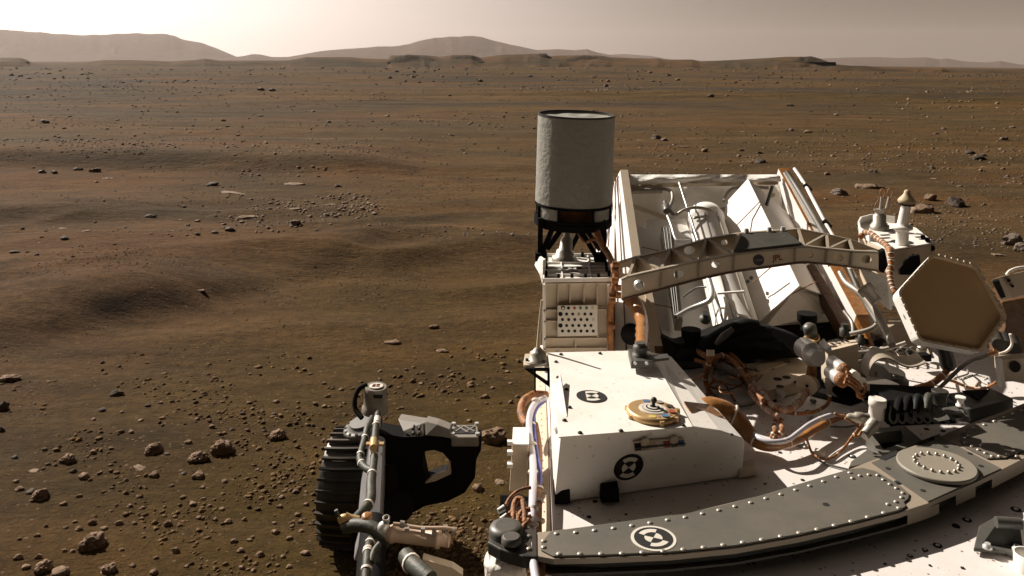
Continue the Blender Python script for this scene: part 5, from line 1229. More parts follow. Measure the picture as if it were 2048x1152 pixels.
tb = P('foot_bracket', MB().prism([D(2001, 720, 2.10), D(2070, 713, 2.10), D(2075, 762, 2.10), D(2011, 764, 2.10), D(2005, 776, 2.10)], (0, .03, 0)), 'tanpaint', bevel=.002, label='tan foot bracket with a round black hole')
c = D(2031, 734, 2.094); make('round_hole', MB().cyl(c, c + Vector((0, .002, 0)), .0135, None, 24), 'hole', tb)
P('bracket_strip', MB().prism([D(2000, 718, 2.095), D(2004, 718, 2.095), D(2012, 776, 2.07), D(2004, 776, 2.07)], (0, .02, 0)), 'white')

# ---------------------------------------------------------------- deck clutter
def gp(u, v, z=0.0): return G(u, v, ZD + z)
def gt(name, pts, r, m, n=10, label=None, par=rover, ties=0, tm='tie', sub=5):
    r = [x * .80 for x in r] if isinstance(r, list) else r * .80
    P3 = [gp(*p) for p in pts]; mb = MB().tube(P3, r, n, 0, sub); path = mb.path; rad = mb.rad; o = P(name, mb, m, par, label=label)
    if ties:
        for i in range(ties, len(path) - 1, ties):
            rr_ = rad[i]
            t_ = (path[min(i + 1, len(path) - 1)] - path[i - 1]).normalized()
            make('tie_wrap', MB().lathe(path[i], t_, [(0, rr_ * 1.12), (.0035, rr_ * 1.12)], 10), tm, o)
    return o
# dark housing and blankets at the foot of the enclosure
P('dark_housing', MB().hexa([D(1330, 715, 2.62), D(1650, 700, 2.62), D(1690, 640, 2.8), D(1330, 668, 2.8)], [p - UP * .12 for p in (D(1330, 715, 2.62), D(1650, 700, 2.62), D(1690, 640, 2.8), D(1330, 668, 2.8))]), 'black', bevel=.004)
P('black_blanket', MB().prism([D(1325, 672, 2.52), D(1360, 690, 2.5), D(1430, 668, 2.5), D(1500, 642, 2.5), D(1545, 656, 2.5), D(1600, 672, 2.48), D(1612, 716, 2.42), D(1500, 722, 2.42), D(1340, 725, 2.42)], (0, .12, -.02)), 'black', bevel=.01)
for pts, r in (([(1404, 690), (1432, 670), (1460, 655), (1490, 645), (1515, 648)], .020), ([(1430, 695), (1470, 672), (1500, 660), (1540, 660)], .022), ([(1395, 700), (1450, 690), (1500, 680), (1560, 690)], .020)):
    P('black_duct', MB().tube([D(u, v + 6, 2.46) for u, v in pts], r, 12), 'duct')
P('duct_highlight', MB().tube([D(1432, 688, 2.43), D(1448, 672, 2.42), D(1466, 657, 2.42)], [.006, .011, .007], 10), 'gunmetal')  # lighter sliver over the black ducts, sunlight put into its colour
for u, v in ((1382, 672), (1614, 640)):
    c = D(u, v, 2.5); P('black_cap', MB().lathe(c - UP * .03, UP, [(0, .018), (.02, .020), (.028, .028), (.05, .029)], 24), 'black')
P('duct_flange', MB().prism([gp(1310, 712, .05), gp(1360, 714, .03), gp(1352, 724, .01), gp(1318, 724, .02)], (0, 0, .008)), 'gunmetal')
# sensor stack behind the instrument box
c = D(1281, 724, 2.06)
ss = P('sensor_block', MB().hexa([D(1262, 738, 2.04), D(1308, 737, 2.04), D(1300, 712, 2.12), D(1256, 712, 2.12)], [p + UP * .018 for p in (D(1262, 738, 2.04), D(1308, 737, 2.04), D(1300, 712, 2.12), D(1256, 712, 2.12))]), 'gunmetal', bevel=.002, label='dark stepped sensor block at the back edge of the box')
make('sensor_stack', MB().lathe(D(1281, 714, 2.08), UP, [(0, .021), (.008, .021), (.010, .016), (.018, .016), (.020, .018), (.028, .018), (.030, .012), (.036, .012)], 24), 'gunmetal', ss)
make('sensor_plate', MB().prism([D(1303, 715, 2.1), D(1335, 712, 2.15), D(1338, 720, 2.12), D(1308, 724, 2.06)], (0, 0, .006)), 'gunmetal', ss)
for u in (1270, 1293): c = D(u, 726, 2.035); make('sensor_bolt', MB().cyl(c, c + Vector((0, -.004, 0)), .004, None, 8), 'silver', ss)
P('orange_sleeve', MB().tube([D(1262, 598, 2.45), D(1276, 618, 2.4), D(1284, 645, 2.32), D(1284, 675, 2.2), D(1283, 696, 2.12)], [.022, .020, .017, .016, .015], 14), 'kapton', label='orange film sleeve rising behind the box')
for v in (655, 668, 682): c = D(1284, v, 2.33 - (v - 645) * .004); P('sleeve_ring', MB().lathe(c, (0, -.5, -.8), [(0, .0185), (.005, .0185)], 14), 'harness')
P('black_valve', MB().sphere(D(1262, 668, 2.4), .03), 'black')
# tan plate with round black holes
tpz = .035
tpp = [(1491, 727), (1586, 710), (1624, 731), (1601, 762), (1536, 781), (1503, 764)]
tpl = P('holed_plate', MB().prism([gp(u, v, tpz) for u, v in tpp], (0, 0, -.03)), 'tanpaint', bevel=.002, label='tan plate with round black holes behind the cables')
for u, v, r in ((1542, 737, .0095), (1573, 754.5, .011), (1555, 758, .0115), (1560, 773, .0105), (1594, 765, .010), (1570, 724, .004), (1577, 724, .004), (1516, 731, .003)):
    c = gp(u, v, tpz + .0006); make('round_hole', MB().cyl(c, c + UP * .0006, r, None, 20), 'hole', tpl)
make('raised_pad', MB().prism([gp(u, v, tpz + .0005) for u, v in ((1508, 736), (1560, 720), (1572, 729), (1522, 746))], (0, 0, .003)), 'tanpaint', tpl)
P('latch_bar', MB().beam(gp(1552, 785, .02), gp(1598, 762, .03), .008, .01), 'gunmetal')
P('latch_clip', MB().cyl(gp(1548, 790, .01), gp(1558, 783, .03), .008, None, 12).cyl(gp(1556, 797, .01), gp(1566, 788, .03), .008, None, 12), 'silver')
# harnesses
gt('box_sleeve', [(1392, 824, .085), (1420, 822, .085), (1450, 830, .075), (1476, 846, .06), (1496, 866, .045), (1514, 884, .035), (1540, 892, .03), (1570, 888, .03), (1602, 876, .03), (1632, 858, .03), (1668, 838, .03), (1695, 830, .03)], [.030, .040, .040, .032, .023, .017, .015, .013, .012, .011, .010, .008], 'kapton', 16, 'wide crinkled orange sleeve curling from the instrument box', ties=12)
P('sleeve_port', MB().hexa([D(1368, 806, 1.86), D(1420, 812, 1.93), D(1447, 836, 1.90), D(1388, 838, 1.83)], [p + UP * .004 for p in (D(1368, 806, 1.86), D(1420, 812, 1.93), D(1447, 836, 1.90), D(1388, 838, 1.83))]), 'kapton')
gt('milky_hose', [(1508, 868, .05), (1522, 878, .05), (1545, 884, .05), (1575, 880, .05), (1598, 864, .05), (1620, 848, .05), (1650, 834, .05), (1682, 826, .05), (1700, 824, .05)], .0070, 'plastic', 12, 'milky hose lying over the orange sleeve', ties=14)
gt('standing_bundle', [(1422, 703, .12), (1419, 722, .10), (1412, 745, .06), (1412, 768, .02), (1420, 785, .01)], .0085, 'harness', 10, 'upright cable bundle with cut ends', ties=6)
for k in range(4): gt('bundle_end', [(1415 + 4 * k, 712, .115), (1415 + 4 * k, 700, .13)], .0035, 'tie', 6)
gt('tangled_bundle', [(1392, 700, .06), (1420, 716, .07), (1448, 712, .07), (1472, 728, .06), (1484, 748, .05), (1498, 766, .05), (1512, 786, .05), (1532, 806, .05)], .010, 'harness', 10, ties=9)
gt('tangled_bundle', [(1400, 715, .04), (1440, 730, .05), (1466, 742, .05), (1490, 760, .04), (1504, 780, .04)], .013, 'cable', 10, ties=5, tm='harness')
gt('tangled_bundle', [(1380, 716, .04), (1405, 724, .05), (1430, 728, .05), (1462, 724, .05), (1480, 740, .05)], .007, 'harness', 8, ties=7)
gt('tangled_bundle', [(1440, 700, .05), (1462, 708, .06), (1478, 722, .05), (1490, 738, .04)], .006, 'kapton', 8)
gt('wrapped_bundle', [(1506, 766, .05), (1524, 786, .05), (1540, 806, .05), (1558, 818, .05), (1580, 818, .05), (1598, 806, .05), (1610, 788, .06), (1618, 770, .07)], .0105, 'wrap', 12, 'pale wrapped bundle curving up to the disc', ties=5, tm='harness')
gt('wrapped_bundle', [(1500, 785, .04), (1520, 806, .04), (1538, 822, .04), (1556, 832, .04)], .0085, 'wrap', 10, ties=4, tm='harness')
gt('thin_bundle', [(1540, 812, .04), (1570, 824, .04), (1602, 827, .04), (1632, 822, .04), (1655, 808, .04), (1660, 790, .06)], .0055, 'harness', 10, ties=8)
gt('wavy_strap', [(1552, 838, .03), (1548, 850, .02), (1550, 862, .03), (1544, 874, .02), (1556, 876, .02)], .007, 'harness', 8, ties=4)
gt('wavy_strap', [(1563, 836, .03), (1562, 848, .02), (1564, 860, .03), (1556, 872, .02)], .007, 'harness', 8, ties=4)
gt('looped_wire', [(1600, 868, .03), (1612, 876, .03), (1618, 892, .01), (1626, 908, .008), (1646, 918, .008), (1666, 914, .008), (1686, 898, .01), (1704, 874, .02), (1718, 856, .04), (1726, 842, .06)], .0038, 'harness', 8, 'thin orange wire looping over the sunlit deck', ties=9)
gt('black_wire', [(1634, 920, .006), (1660, 930, .004), (1700, 940, .004)], .0028, 'cable', 6)
gt('black_wire', [(1425, 787, .008), (1450, 806, .006), (1480, 813, .006), (1508, 808, .008), (1514, 796, .02)], .0035, 'cable', 8)
gt('black_wire', [(1412, 770, .02), (1440, 780, .01), (1470, 776, .02), (1490, 764, .04)], .003, 'cable', 8)
gt('black_wire', [(1660, 853, .006), (1690, 854, .006), (1718, 850, .02)], .0025, 'cable', 6)
gt('deck_eyelet', [(1594, 884, .006), (1600, 890, .006), (1608, 888, .006), (1604, 881, .006), (1594, 884, .006)], .004, 'gunmetal', 8)
P('wire_clip', MB().box(gp(1640, 905, .008), (.010, -.004, 0), (.003, .006, 0), (0, 0, .006)), 'tie')
# motor assembly
k = 2.3 / F
mo = P('motor_unit', MB().lathe(D(1603, 692, 2.25), (D(1648, 726, 2.12) - D(1603, 692, 2.25)), [(0, .014), (.004, .022), (.012, .027), (.060, .027), (.062, .030), (.070, .030), (.072, .021), (.098, .020)], 28), 'silver', label='bright silver motor with twin cable ends')
for p0, p1, p2 in (((1664, 724, 2.10), (1693, 745, 2.03), 0), ((1660, 744, 2.08), (1688, 763, 2.01), 1)):
    a, b = D(*p0), D(*p1); t_ = (b - a).normalized()
    make('cable_head', MB().lathe(a, t_, [(0, .0165), ((b - a).length * .75, .0165)], 20), 'silver', mo)
    make('cable_tip', MB().lathe(a + (b - a) * .76, t_, [(0, .017), (.012, .017), (.016, .011)], 20), 'harness', mo)
for pts in ([(1692, 744), (1700, 748), (1698, 758), (1690, 758)], [(1694, 752), (1706, 758), (1716, 766), (1722, 778)], [(1688, 764), (1704, 772), (1714, 782), (1716, 792), (1724, 796)], [(1700, 762), (1712, 772), (1722, 788), (1730, 780), (1728, 766)]):
    make('pigtail', MB().tube([D(u, v, 2.0) for u, v in pts], .0042, 8), 'harness', mo)
for u, v in ((1712, 752), (1724, 764)): make('cable_head', MB().cyl(D(u - 14, v - 8, 2.06), D(u, v, 2.0), .011, None, 14), 'tie', mo)
hb = P('holed_block', MB().hexa([D(1656, 702, 2.28), D(1717, 687, 2.32), D(1711, 679, 2.42), D(1642, 687, 2.40)], [p - UP * .10 for p in (D(1656, 702, 2.28), D(1717, 687, 2.32), D(1711, 679, 2.42), D(1642, 687, 2.40))]), 'tanpaint', bevel=.002, label='block with black oval holes in its top')
for u, v in ((1664, 687), (1671, 684), (1678, 687), (1669, 690), (1690, 679), (1695, 683), (1686, 684), (1676, 682)):
    c = D(u, v, 2.35); zt_ = np.interp(v, [679, 702], [0, 0]); 
    q = onplane(u, v, D(1656, 702, 2.28), (D(1717, 687, 2.32) - D(1656, 702, 2.28)).cross(D(1642, 687, 2.40) - D(1656, 702, 2.28)).normalized(), .001)
    make('oval_hole', MB().cyl(q, q + UP * .0008, .0055, None, 14), 'hole', hb)
make('saddle_clip', MB().prism([D(1640, 692, 2.25), D(1650, 684, 2.28), D(1664, 700, 2.22), D(1655, 708, 2.2)], (0, .01, .006)), 'silver', mo)
ds = P('cable_reel', MB().lathe(D(1614, 770, 2.16), (-.55, -.8, .1), [(0, .018), (.004, .026), (.006, .026)], 32).lathe(D(1622, 768, 2.19), (-.55, -.8, .1), [(0, .022), (.02, .022)], 24), 'tanpaint', label='upright tan disc holding a cable')
make('reel_hub', MB().cyl(D(1614, 772, 2.145), D(1614, 772, 2.15), .004, None, 10), 'hole', ds)
P('orange_collar', MB().cyl(D(1624, 730, 2.2), D(1622, 752, 2.2), .011, .013, 14), 'harness')
P('connector_column', MB().lathe(D(1658, 790, 2.15), (0, 0, 1), [(0, .008), (.02, .008), (.022, .011), (.04, .011), (.042, .008), (.06, .008)], 14), 'greyhose')
P('blue_canister', MB().lathe(D(1623, 672, 2.38), (-.3, -.2, 1), [(0, .014), (.004, .018), (.03, .018), (.036, .012), (.038, .004)], 18), 'gunmetal')
P('canister_ring', MB().lathe(D(1624, 678, 2.37), (-.3, -.2, 1), [(0, .022), (.006, .022)], 18), 'gold')
# under the dish: discs, clutter, straps
P('strap_bracket', (lambda pts: (lambda m_: [m_.hexa([a, b, b - UP * .004 + Vector((0, .001, 0)), a - UP * .004 + Vector((0, .001, 0))], [q + Vector((.01, .07, 0)) for q in (a, b, b - UP * .004 + Vector((0, .001, 0)), a - UP * .004 + Vector((0, .001, 0)))]) for a, b in zip(pts[:-1], pts[1:])] and m_)(MB()))(MB().tube([D(1737, 756, 2.08), D(1739, 742, 2.08), D(1745, 728, 2.08), D(1757, 718, 2.08), D(1772, 715, 2.08), D(1788, 720, 2.08), D(1803, 729, 2.08), D(1820, 733, 2.08), D(1838, 730, 2.08), D(1852, 724, 2.08)], .001).path), 'barlight', label='curved S-shaped strap bracket')
P('turntable', MB().lathe(gp(1758, 778, .0), UP, [(0, .075), (.03, .075), (.034, .068), (.05, .066)], 36), 'dark')
P('turntable_ring', MB().lathe(gp(1758, 775, .052), UP, [(0, .055), (.006, .055)], 32), 'gunmetal')
gt('wrapped_cable', [(1780, 792, .03), (1806, 785, .04), (1832, 777, .05), (1862, 768, .06), (1884, 752, .07), (1896, 738, .09)], .0105, 'harness', 12, 'thick orange cable with white ties below the dish', ties=5)
gt('wrapped_cable', [(1880, 757, .04), (1905, 762, .03), (1935, 774, .02), (1960, 778, .02), (1984, 770, .04), (2004, 755, .07)], .005, 'harness', 8, ties=9)
gt('dark_hose', [(1985, 706, .14), (1965, 714, .13), (1945, 720, .12), (1922, 735, .10), (1900, 756, .07), (1880, 775, .05), (1866, 786, .04)], .0062, 'cable', 10, 'dark hose arcing down from the dish foot')
gt('dark_hose', [(1992, 703, .15), (1976, 709, .135)], .009, 'kapton', 10)
gt('deck_pipe', [(1700, 706, .05), (1740, 703, .06), (1780, 695, .08), (1812, 685, .1)], .007, 'greyhose', 8)
gt('deck_pipe', [(1668, 735, .03), (1700, 728, .03), (1740, 715, .04)], .005, 'greyhose', 8)
P('deck_pipe', MB().tube([D(1680, 545, 2.5), D(1692, 565, 2.46), D(1712, 580, 2.42), D(1735, 600, 2.38), D(1760, 640, 2.32), D(1784, 690, 2.24)], [.008, .008, .010, .012, .012, .010], 10), 'greyhose', label='sloping grey pipe beside the dish')
P('deck_pipe', MB().tube([D(1700, 540, 2.5), D(1722, 590, 2.42), D(1755, 645, 2.32)], .007, 10), 'cable')
P('deck_pipe', MB().tube([D(1742, 606, 2.36), D(1758, 630, 2.34), D(1752, 650, 2.32), D(1735, 660, 2.32), D(1700, 668, 2.34)], .006, 10), 'greyhose')
P('deck_pipe', MB().tube([D(1688, 622, 2.42), D(1704, 645, 2.38), D(1706, 668, 2.34)], .005, 10), 'greyhose')
P('pipe_collar', MB().lathe(D(1728, 574, 2.36), (.4, -.5, -.6), [(0, .022), (.02, .022), (.022, .016), (.05, .016)], 18), 'greyhose')
P('pipe_collar', MB().lathe(D(1690, 672, 2.38), UP, [(0, .015), (.02, .015), (.022, .010), (.034, .010)], 16), 'dark')
rs2 = random.Random(21)
for i in range(26):    # small valves, clips and lugs crowded between the motor and the dish
    u = rs2.uniform(1640, 1850); v = rs2.uniform(640, 712) if u < 1790 else rs2.uniform(700, 716); z_ = rs2.uniform(.0, .05)
    if u > 1790 and v < 700: continue
    c = gp(u, v, z_); r = rs2.uniform(.007, .016); mt = rs2.choice(['greyhose', 'dark', 'tanpaint', 'silver', 'black', 'gunmetal'])
    if rs2.random() < .5: P('valve', MB().lathe(c, (rs2.uniform(-.4, .4), rs2.uniform(-.4, .4), 1), [(0, r), (r, r), (r * 1.1, r * .6), (r * 2, r * .6)], 14), mt)
    else:
        a = rs2.uniform(0, 3); P('lug', MB().box(c, (r * 1.6 * math.cos(a), r * 1.6 * math.sin(a), 0), (-r * math.sin(a), r * math.cos(a), 0), (0, 0, r * .7)), mt, bevel=.001)
for i in range(7):
    u = 1690 + i * 20; gt('deck_wire', [(u, 705, .02), (u + 15, 694, .05), (u + 35, 700, .03), (u + 48, 712, .02)], .003, rs2.choice(['harness', 'cable', 'greyhose']), 6)
P('equipment_tray', MB().prism([gp(1630, 720, .004), gp(1860, 712, .004), gp(1830, 640, .004), gp(1640, 640, .004)], (0, 0, .006)), 'tanpaint')
# sunlit patch of the deck imitated by a thin raised sheet
for pts in ([(1443, 793), (1460, 786), (1500, 790), (1510, 800), (1490, 808), (1452, 806)],):
    P('sun_patch', MB().prism([gp(u, v, .001) for u, v in pts], (0, 0, .003)), 'deck')
# white canister with side connector on the hollow bracket
c = D(1752, 836, 1.95); k = 1.95 / F
cn_ = P('white_canister', MB().lathe(c, (.10, 0, 1), [(0, 15 * k), (24 * k, 15 * k), (25 * k, 17 * k), (38 * k, 17 * k), (39.5 * k, 15.5 * k)], 32), 'white', label='upright white canister with a threaded side connector')
make('side_connector', MB().lathe(D(1738, 836, 1.93), (-1, .05, .02), [(0, .010), (.012, .010), (.014, .012), (.03, .012), (.032, .009), (.044, .009), (.05, .005)], 20), 'greyhose', cn_)
make('side_connector', MB().lathe(D(1750, 845, 1.90), (-.8, -.5, -.5), [(0, .014), (.02, .014), (.022, .011), (.045, .011)], 20), 'greyhose', cn_)
make('pigtail', MB().tube([D(1690, 832, 1.92), D(1676, 831, 1.92), D(1669, 826, 1.92)], .003, 6), 'harness', cn_)
for pts in ([(1722, 858), (1712, 850), (1698, 840), (1690, 836)], [(1724, 862), (1716, 872), (1708, 870)]): make('pigtail', MB().tube([D(u, v, 1.88) for u, v in pts], .003, 6), 'harness', cn_)
def ringplate(name, outer, inner, z, th, m, par=rover, label=None):
    o = [gp(u, v, z) for u, v in outer]; i_ = [gp(u, v, z) for u, v in inner]; n = len(o); mb = MB()
    for k in range(n): mb.hexa([o[k], o[(k + 1) % n], i_[(k + 1) % n], i_[k]], [q - UP * th for q in (o[k], o[(k + 1) % n], i_[(k + 1) % n], i_[k])])
    return P(name, mb, m, par, label=label)
hb2 = ringplate('hollow_bracket', [(1730, 858), (1810, 852), (1848, 884), (1762, 912)], [(1742, 868), (1802, 860), (1812, 883), (1768, 899)], .040, .036, 'bargrey', label='hollow four-sided bracket behind the pivot')
make('bracket_well', MB().prism([gp(1742, 868, .01), gp(1802, 860, .01), (gp(1812, 883, .01)), gp(1768, 899, .01)], (0, 0, .004)), 'black', hb2)
P('pivot_base', MB().prism([B(u, v, -.012) for u, v in ((1697, 934), (1702, 922), (1735, 898), (1760, 908), (1848, 878), (1880, 866), (1884, 876), (1742, 926))], (0, 0, -.03)), 'bargrey', bevel=.002)
# black connector block with coiled wires and the wedge bracket
kb = P('connector_block', MB().hexa([D(1775, 850, 1.93), D(1912, 848, 1.93), D(1912, 806, 1.98), D(1775, 800, 1.98)], [q + Vector((0, .10, 0)) for q in (D(1775, 850, 1.93), D(1912, 848, 1.93), D(1912, 806, 1.98), D(1775, 800, 1.98))]), 'black', bevel=.002, label='black connector block with looping wires')
for i in range(6):  # wires and boots coloured dark to stand in for the dish's shade
    u = 1782 + i * 17
    make('block_wire', MB().tube([D(u, 812, 1.94), D(u - 2, 838, 1.92), D(u + 6, 846, 1.92), D(u + 12, 838, 1.92), D(u + 11, 815, 1.94)], .0025, 6), 'cable', kb)
for u, v, m_ in ((1835, 800, 'duct'), (1856, 798, 'green'), (1815, 803, 'black'), (1798, 806, 'black')):
    make('cable_boot', MB().tube([D(u + 2, v - 6, 1.97), D(u, v + 2, 1.95), D(u - 4, v + 22, 1.93)], [.009, .011, .008], 10), m_, kb)
c = D(1880, 808, 1.92)
make('dark_knob', MB().lathe(c, UP, [(0, .014), (.02, .014), (.021, .018), (.030, .018), (.031, .017)], 24), 'dark', kb)
make('spool', MB().lathe(D(1921, 812, 1.92), UP, [(0, .010), (.003, .010), (.004, .007), (.016, .007), (.017, .011), (.021, .011)], 20), 'white', kb)
for u, v in ((1905, 826), (1918, 832), (1882, 838)): make('leaf_plate', MB().prism([D(u - 14, v, 1.91), D(u + 14, v - 4, 1.91), D(u + 20, v, 1.90), D(u - 4, v + 5, 1.90)], (0, .02, .003)), 'gunmetal', kb)
wd = [gp(1896, 786, .045), gp(1984, 777, .045), gp(2027, 797, .035), gp(1940, 820, .035), gp(1918, 812, .035)]
wdg = P('wedge_bracket', MB().prism(wd, (0, 0, -.030)), 'gunmetal', bevel=.002, label='dark wedge-shaped bracket beside the connector block')
make('wedge_recess', MB().prism([gp(1922, 782, .0455), gp(1980, 779, .0455), gp(1956, 799, .0425)], (0, 0, .001)), 'black', wdg)
# hinge bracket and ring cup near the corner of the deck
hbk = P('hinge_bracket', MB().prism([gp(1958, 1058, .006), gp(1947, 1104, .006), gp(2010, 1109, .006), gp(2075, 1132, .006), gp(2075, 1050, .006), gp(1990, 1040, .006)], (0, 0, .007)), 'gunmetal', bevel=.002, label='dark hinged bracket near the deck corner')
make('hinge_body', MB().hexa([gp(1964, 1088, .013), gp(2046, 1092, .013), gp(2040, 1048, .05), gp(1994, 1045, .05)], [q - UP * .012 for q in (gp(1964, 1088, .013), gp(2046, 1092, .013), gp(2040, 1048, .05), gp(1994, 1045, .05))]), 'dark', hbk, .002)
make('hinge_barrel', MB().cyl(gp(1992, 1044, .054), gp(2042, 1047, .054), .010, None, 20), 'gunmetal', hbk)
for u, v in ((1975, 1096), (2034, 1100)): make('hinge_bolt', MB().lathe(gp(u, v, .013), UP, [(0, .0085), (.004, .0085), (.006, .005), (.009, .005)], 16), 'silver', hbk)
c = gp(2055, 1140, .0)
P('deck_cup', MB().lathe(c, UP, [(0, .022), (.03, .022), (.03, .019), (.006, .018)], 36, 0, True, True, True), 'white', label='white ring cup at the lower right corner')

# ---------------------------------------------------------------- left rear wheel, steering motor and suspension
WC = Vector((-.625, 3.55, .222)); WR = .214; wax = Vector((1, -.10, 0)).normalized(); WW = .26
w0 = WC - wax * WW / 2
mb = MB().lathe(w0, wax, [(0, WR - .006), (.01, WR), (WW * .5, WR + .006), (WW - .01, WR), (WW, WR - .006)], 96, 0, True, False, False)
mb.lathe(w0, wax, [(0, WR - .006), (.0, WR - .03), (WW, WR - .03), (WW, WR - .006)], 96, 0, False, False, False)
M['wheelmetal'] = mat('wheel_metal', (.060, .060, .053), .40, metal=.55, var=.25, dust=.22)
wheel = P('wheel', mb, 'wheelmetal', label='black ribbed metal wheel with straight cleats')
gb = wax.cross(UP).normalized()
for i in range(34):
    a = 2 * math.pi * i / 34; dr = gb * math.cos(a) + UP * math.sin(a); p = w0 + dr * (WR + .002)
    t_ = wax.cross(dr); mb2 = MB()
    K = 12; pr = []
    for k in range(K + 1):
        x = k / K; pr.append(p + wax * WW * x + t_ * .003 * math.sin(x * math.pi * 2) + dr * .006 * (1 - (2 * x - 1) ** 2))
    for k in range(K):
        q0, q1 = pr[k], pr[k + 1]; mb2.hexa([q0 - t_ * .006, q0 + t_ * .006, q1 + t_ * .006, q1 - t_ * .006], [q0 - t_ * .004 + dr * .013, q0 + t_ * .004 + dr * .013, q1 + t_ * .004 + dr * .013, q1 - t_ * .004 + dr * .013])
    make('cleat', mb2, 'wheelmetal', wheel)
for k in range(6):
    a = 2 * math.pi * k / 6; dr = gb * math.cos(a) + UP * math.sin(a)
    make('spoke', MB().tube([WC + wax * .02 + dr * .05, WC + wax * .10 + dr * .15, WC + wax * .02 + dr * .235], .010, 8), 'gunmetal', wheel)
make('wheel_hub', MB().lathe(WC - wax * .08, wax, [(0, .07), (.2, .07), (.22, .05), (.3, .05)], 28), 'dark', wheel)
# steering motor
sm_c = D(750, 815, 3.42); k = 3.42 / F
M['motorskin'] = mat('motor_skin', (.24, .22, .19), .45, metal=.2, var=.12, dust=.25)
stm = P('steering_motor', MB().lathe(sm_c, (.06, -.08, 1), [(-8 * k, 26 * k), (0, 26 * k), (4 * k, 23 * k), (24 * k, 22 * k), (25 * k, 23.5 * k), (42 * k, 22.5 * k), (44 * k, 21 * k)], 36), 'motorskin', label='upright steering motor with a round marked cap')
tz = sm_c + Vector((.06, -.08, 1)).normalized() * 44.5 * k
make('cap_ring', MB().cyl(tz, tz + UP * .002, 14 * k, None, 28), 'tanlight', stm)
for s1 in (-1, 1):
    for s2 in (-1, 1): make('cap_mark', MB().box(tz + Vector((s1 * 4 * k, s2 * 4 * k, .003)), (3 * k, 0, 0), (0, 2.4 * k, 0), (0, 0, .001)), 'hole' if s1 * s2 > 0 else 'red', stm)
make('motor_window', MB().prism([D(746, 790, 3.365), D(766, 790, 3.365), D(764, 797, 3.36), D(748, 797, 3.36)], (0, .002, 0)), 'hole', stm)
make('motor_cable', MB().tube([D(734, 770, 3.42), D(718, 778, 3.40), D(710, 798, 3.38), D(711, 818, 3.36), D(724, 836, 3.33)], .010, 10), 'black', stm)
fl_ = P('steering_flange', MB().lathe(D(728, 858, 3.42), (-.25, -.15, 1), [(0, .075), (.012, .082), (.018, .080), (.022, .072), (.026, .050), (.036, .048)], 40), 'gunmetal', label='tilted round flange below the steering motor')
for i in range(14):
    a = 2 * math.pi * i / 14; ax_ = Vector((-.25, -.15, 1)).normalized(); e_ = ax_.cross(Vector((0, 1, 0))).normalized(); g_ = ax_.cross(e_)
    q = D(728, 858, 3.42) + ax_ * .022 + (e_ * math.cos(a) + g_ * math.sin(a)) * .070
    make('flange_hole', MB().cyl(q, q + ax_ * .002, .006, None, 10), 'hole', fl_)
# suspension tube running towards the viewer
q0 = [(724, 862, 3.38), (768, 848, 3.38)]
tb0 = [D(722, 860, 3.36), D(768, 850, 3.36), D(768, 925, 3.36), D(722, 935, 3.36)]
tb1 = [D(700, 1225, 2.42), D(772, 1225, 2.42), D(772, 1330, 2.42), D(700, 1330, 2.42)]
M['legskin'] = mat('leg_skin', (.30, .29, .29), .4, metal=.25, var=.08, dust=.15)
leg = P('suspension_tube', MB().hexa([D(742, 862, 3.36), D(771, 874, 3.36), D(771, 960, 3.36), D(722, 962, 3.36)], [D(733, 1032, 2.92), D(764, 1046, 2.92), D(764, 1130, 2.92), D(706, 1124, 2.92)]), 'legskin', bevel=.010, label='long grey suspension tube over the wheel')
# green sleeved cables tied along it
def dt_(name, pts, r, m, ties=(), label=None, sub=5):
    mb = MB().tube([D(*p) for p in pts], r, 10, 0, sub); pa = mb.path; o = P(name, mb, m, label=label)
    for t in ties:
        i = max(1, min(len(pa) - 2, int(t * (len(pa) - 1)))); tt = (pa[i + 1] - pa[i - 1]).normalized(); rr_ = r if not isinstance(r, (list, tuple)) else max(r)
        rr_ = mb.rad[i]; make('cable_tie', MB().lathe(pa[i] - tt * .002, tt, [(0, rr_ * 1.13), (.007, rr_ * 1.13)], 12), 'tie', o)
    return o
dt_('sleeved_cable', [(745, 836, 3.32), (735, 855, 3.25), (729, 880, 3.18), (722, 905, 3.10), (720, 920, 3.06), (730, 935, 3.0), (744, 942, 2.96)], .013, 'green', (.3, .55, .75))
dt_('sleeved_cable', [(756, 826, 3.34), (753, 845, 3.28), (750, 875, 3.18), (749, 905, 3.08), (746, 935, 2.98), (742, 965, 2.9), (741, 1000, 2.8), (728, 1020, 2.74), (708, 1040, 2.68)], [.012, .014, .014, .014, .014, .017, .017, .016, .014], 'green', (.15, .3, .42, .55, .8), 'dark green sleeved cable tied along the suspension tube')
P('cable_clamp', MB().box(D(750, 888, 3.08), (.032, 0, 0), (0, .01, 0), (0, 0, .004)), 'gold')
P('cable_clamp', MB().cyl(D(748, 880, 3.1), D(747, 896, 3.04), .014, None, 14), 'gold')
P('cable_clamp', MB().cyl(D(755, 836, 3.3), D(754, 846, 3.27), .013, None, 14), 'tie')
dt_('sleeved_cable', [(690, 1054, 2.62), (712, 1050, 2.6), (738, 1053, 2.58), (762, 1066, 2.56), (782, 1082, 2.54)], .020, 'green')
dt_('sleeved_cable', [(742, 1080, 2.55), (736, 1100, 2.5), (734, 1125, 2.45), (731, 1160, 2.4), (726, 1230, 2.3)], .014, 'green', (.12, .28, .34, .6))
dt_('sleeved_cable', [(812, 1112, 2.42), (822, 1126, 2.38), (838, 1140, 2.34), (860, 1160, 2.3)], .024, 'green', (.35,), 'fat green sleeve at the bottom edge')
dt_('sleeved_cable', [(760, 1088, 2.5), (748, 1104, 2.48), (742, 1125, 2.45)], .010, 'green')
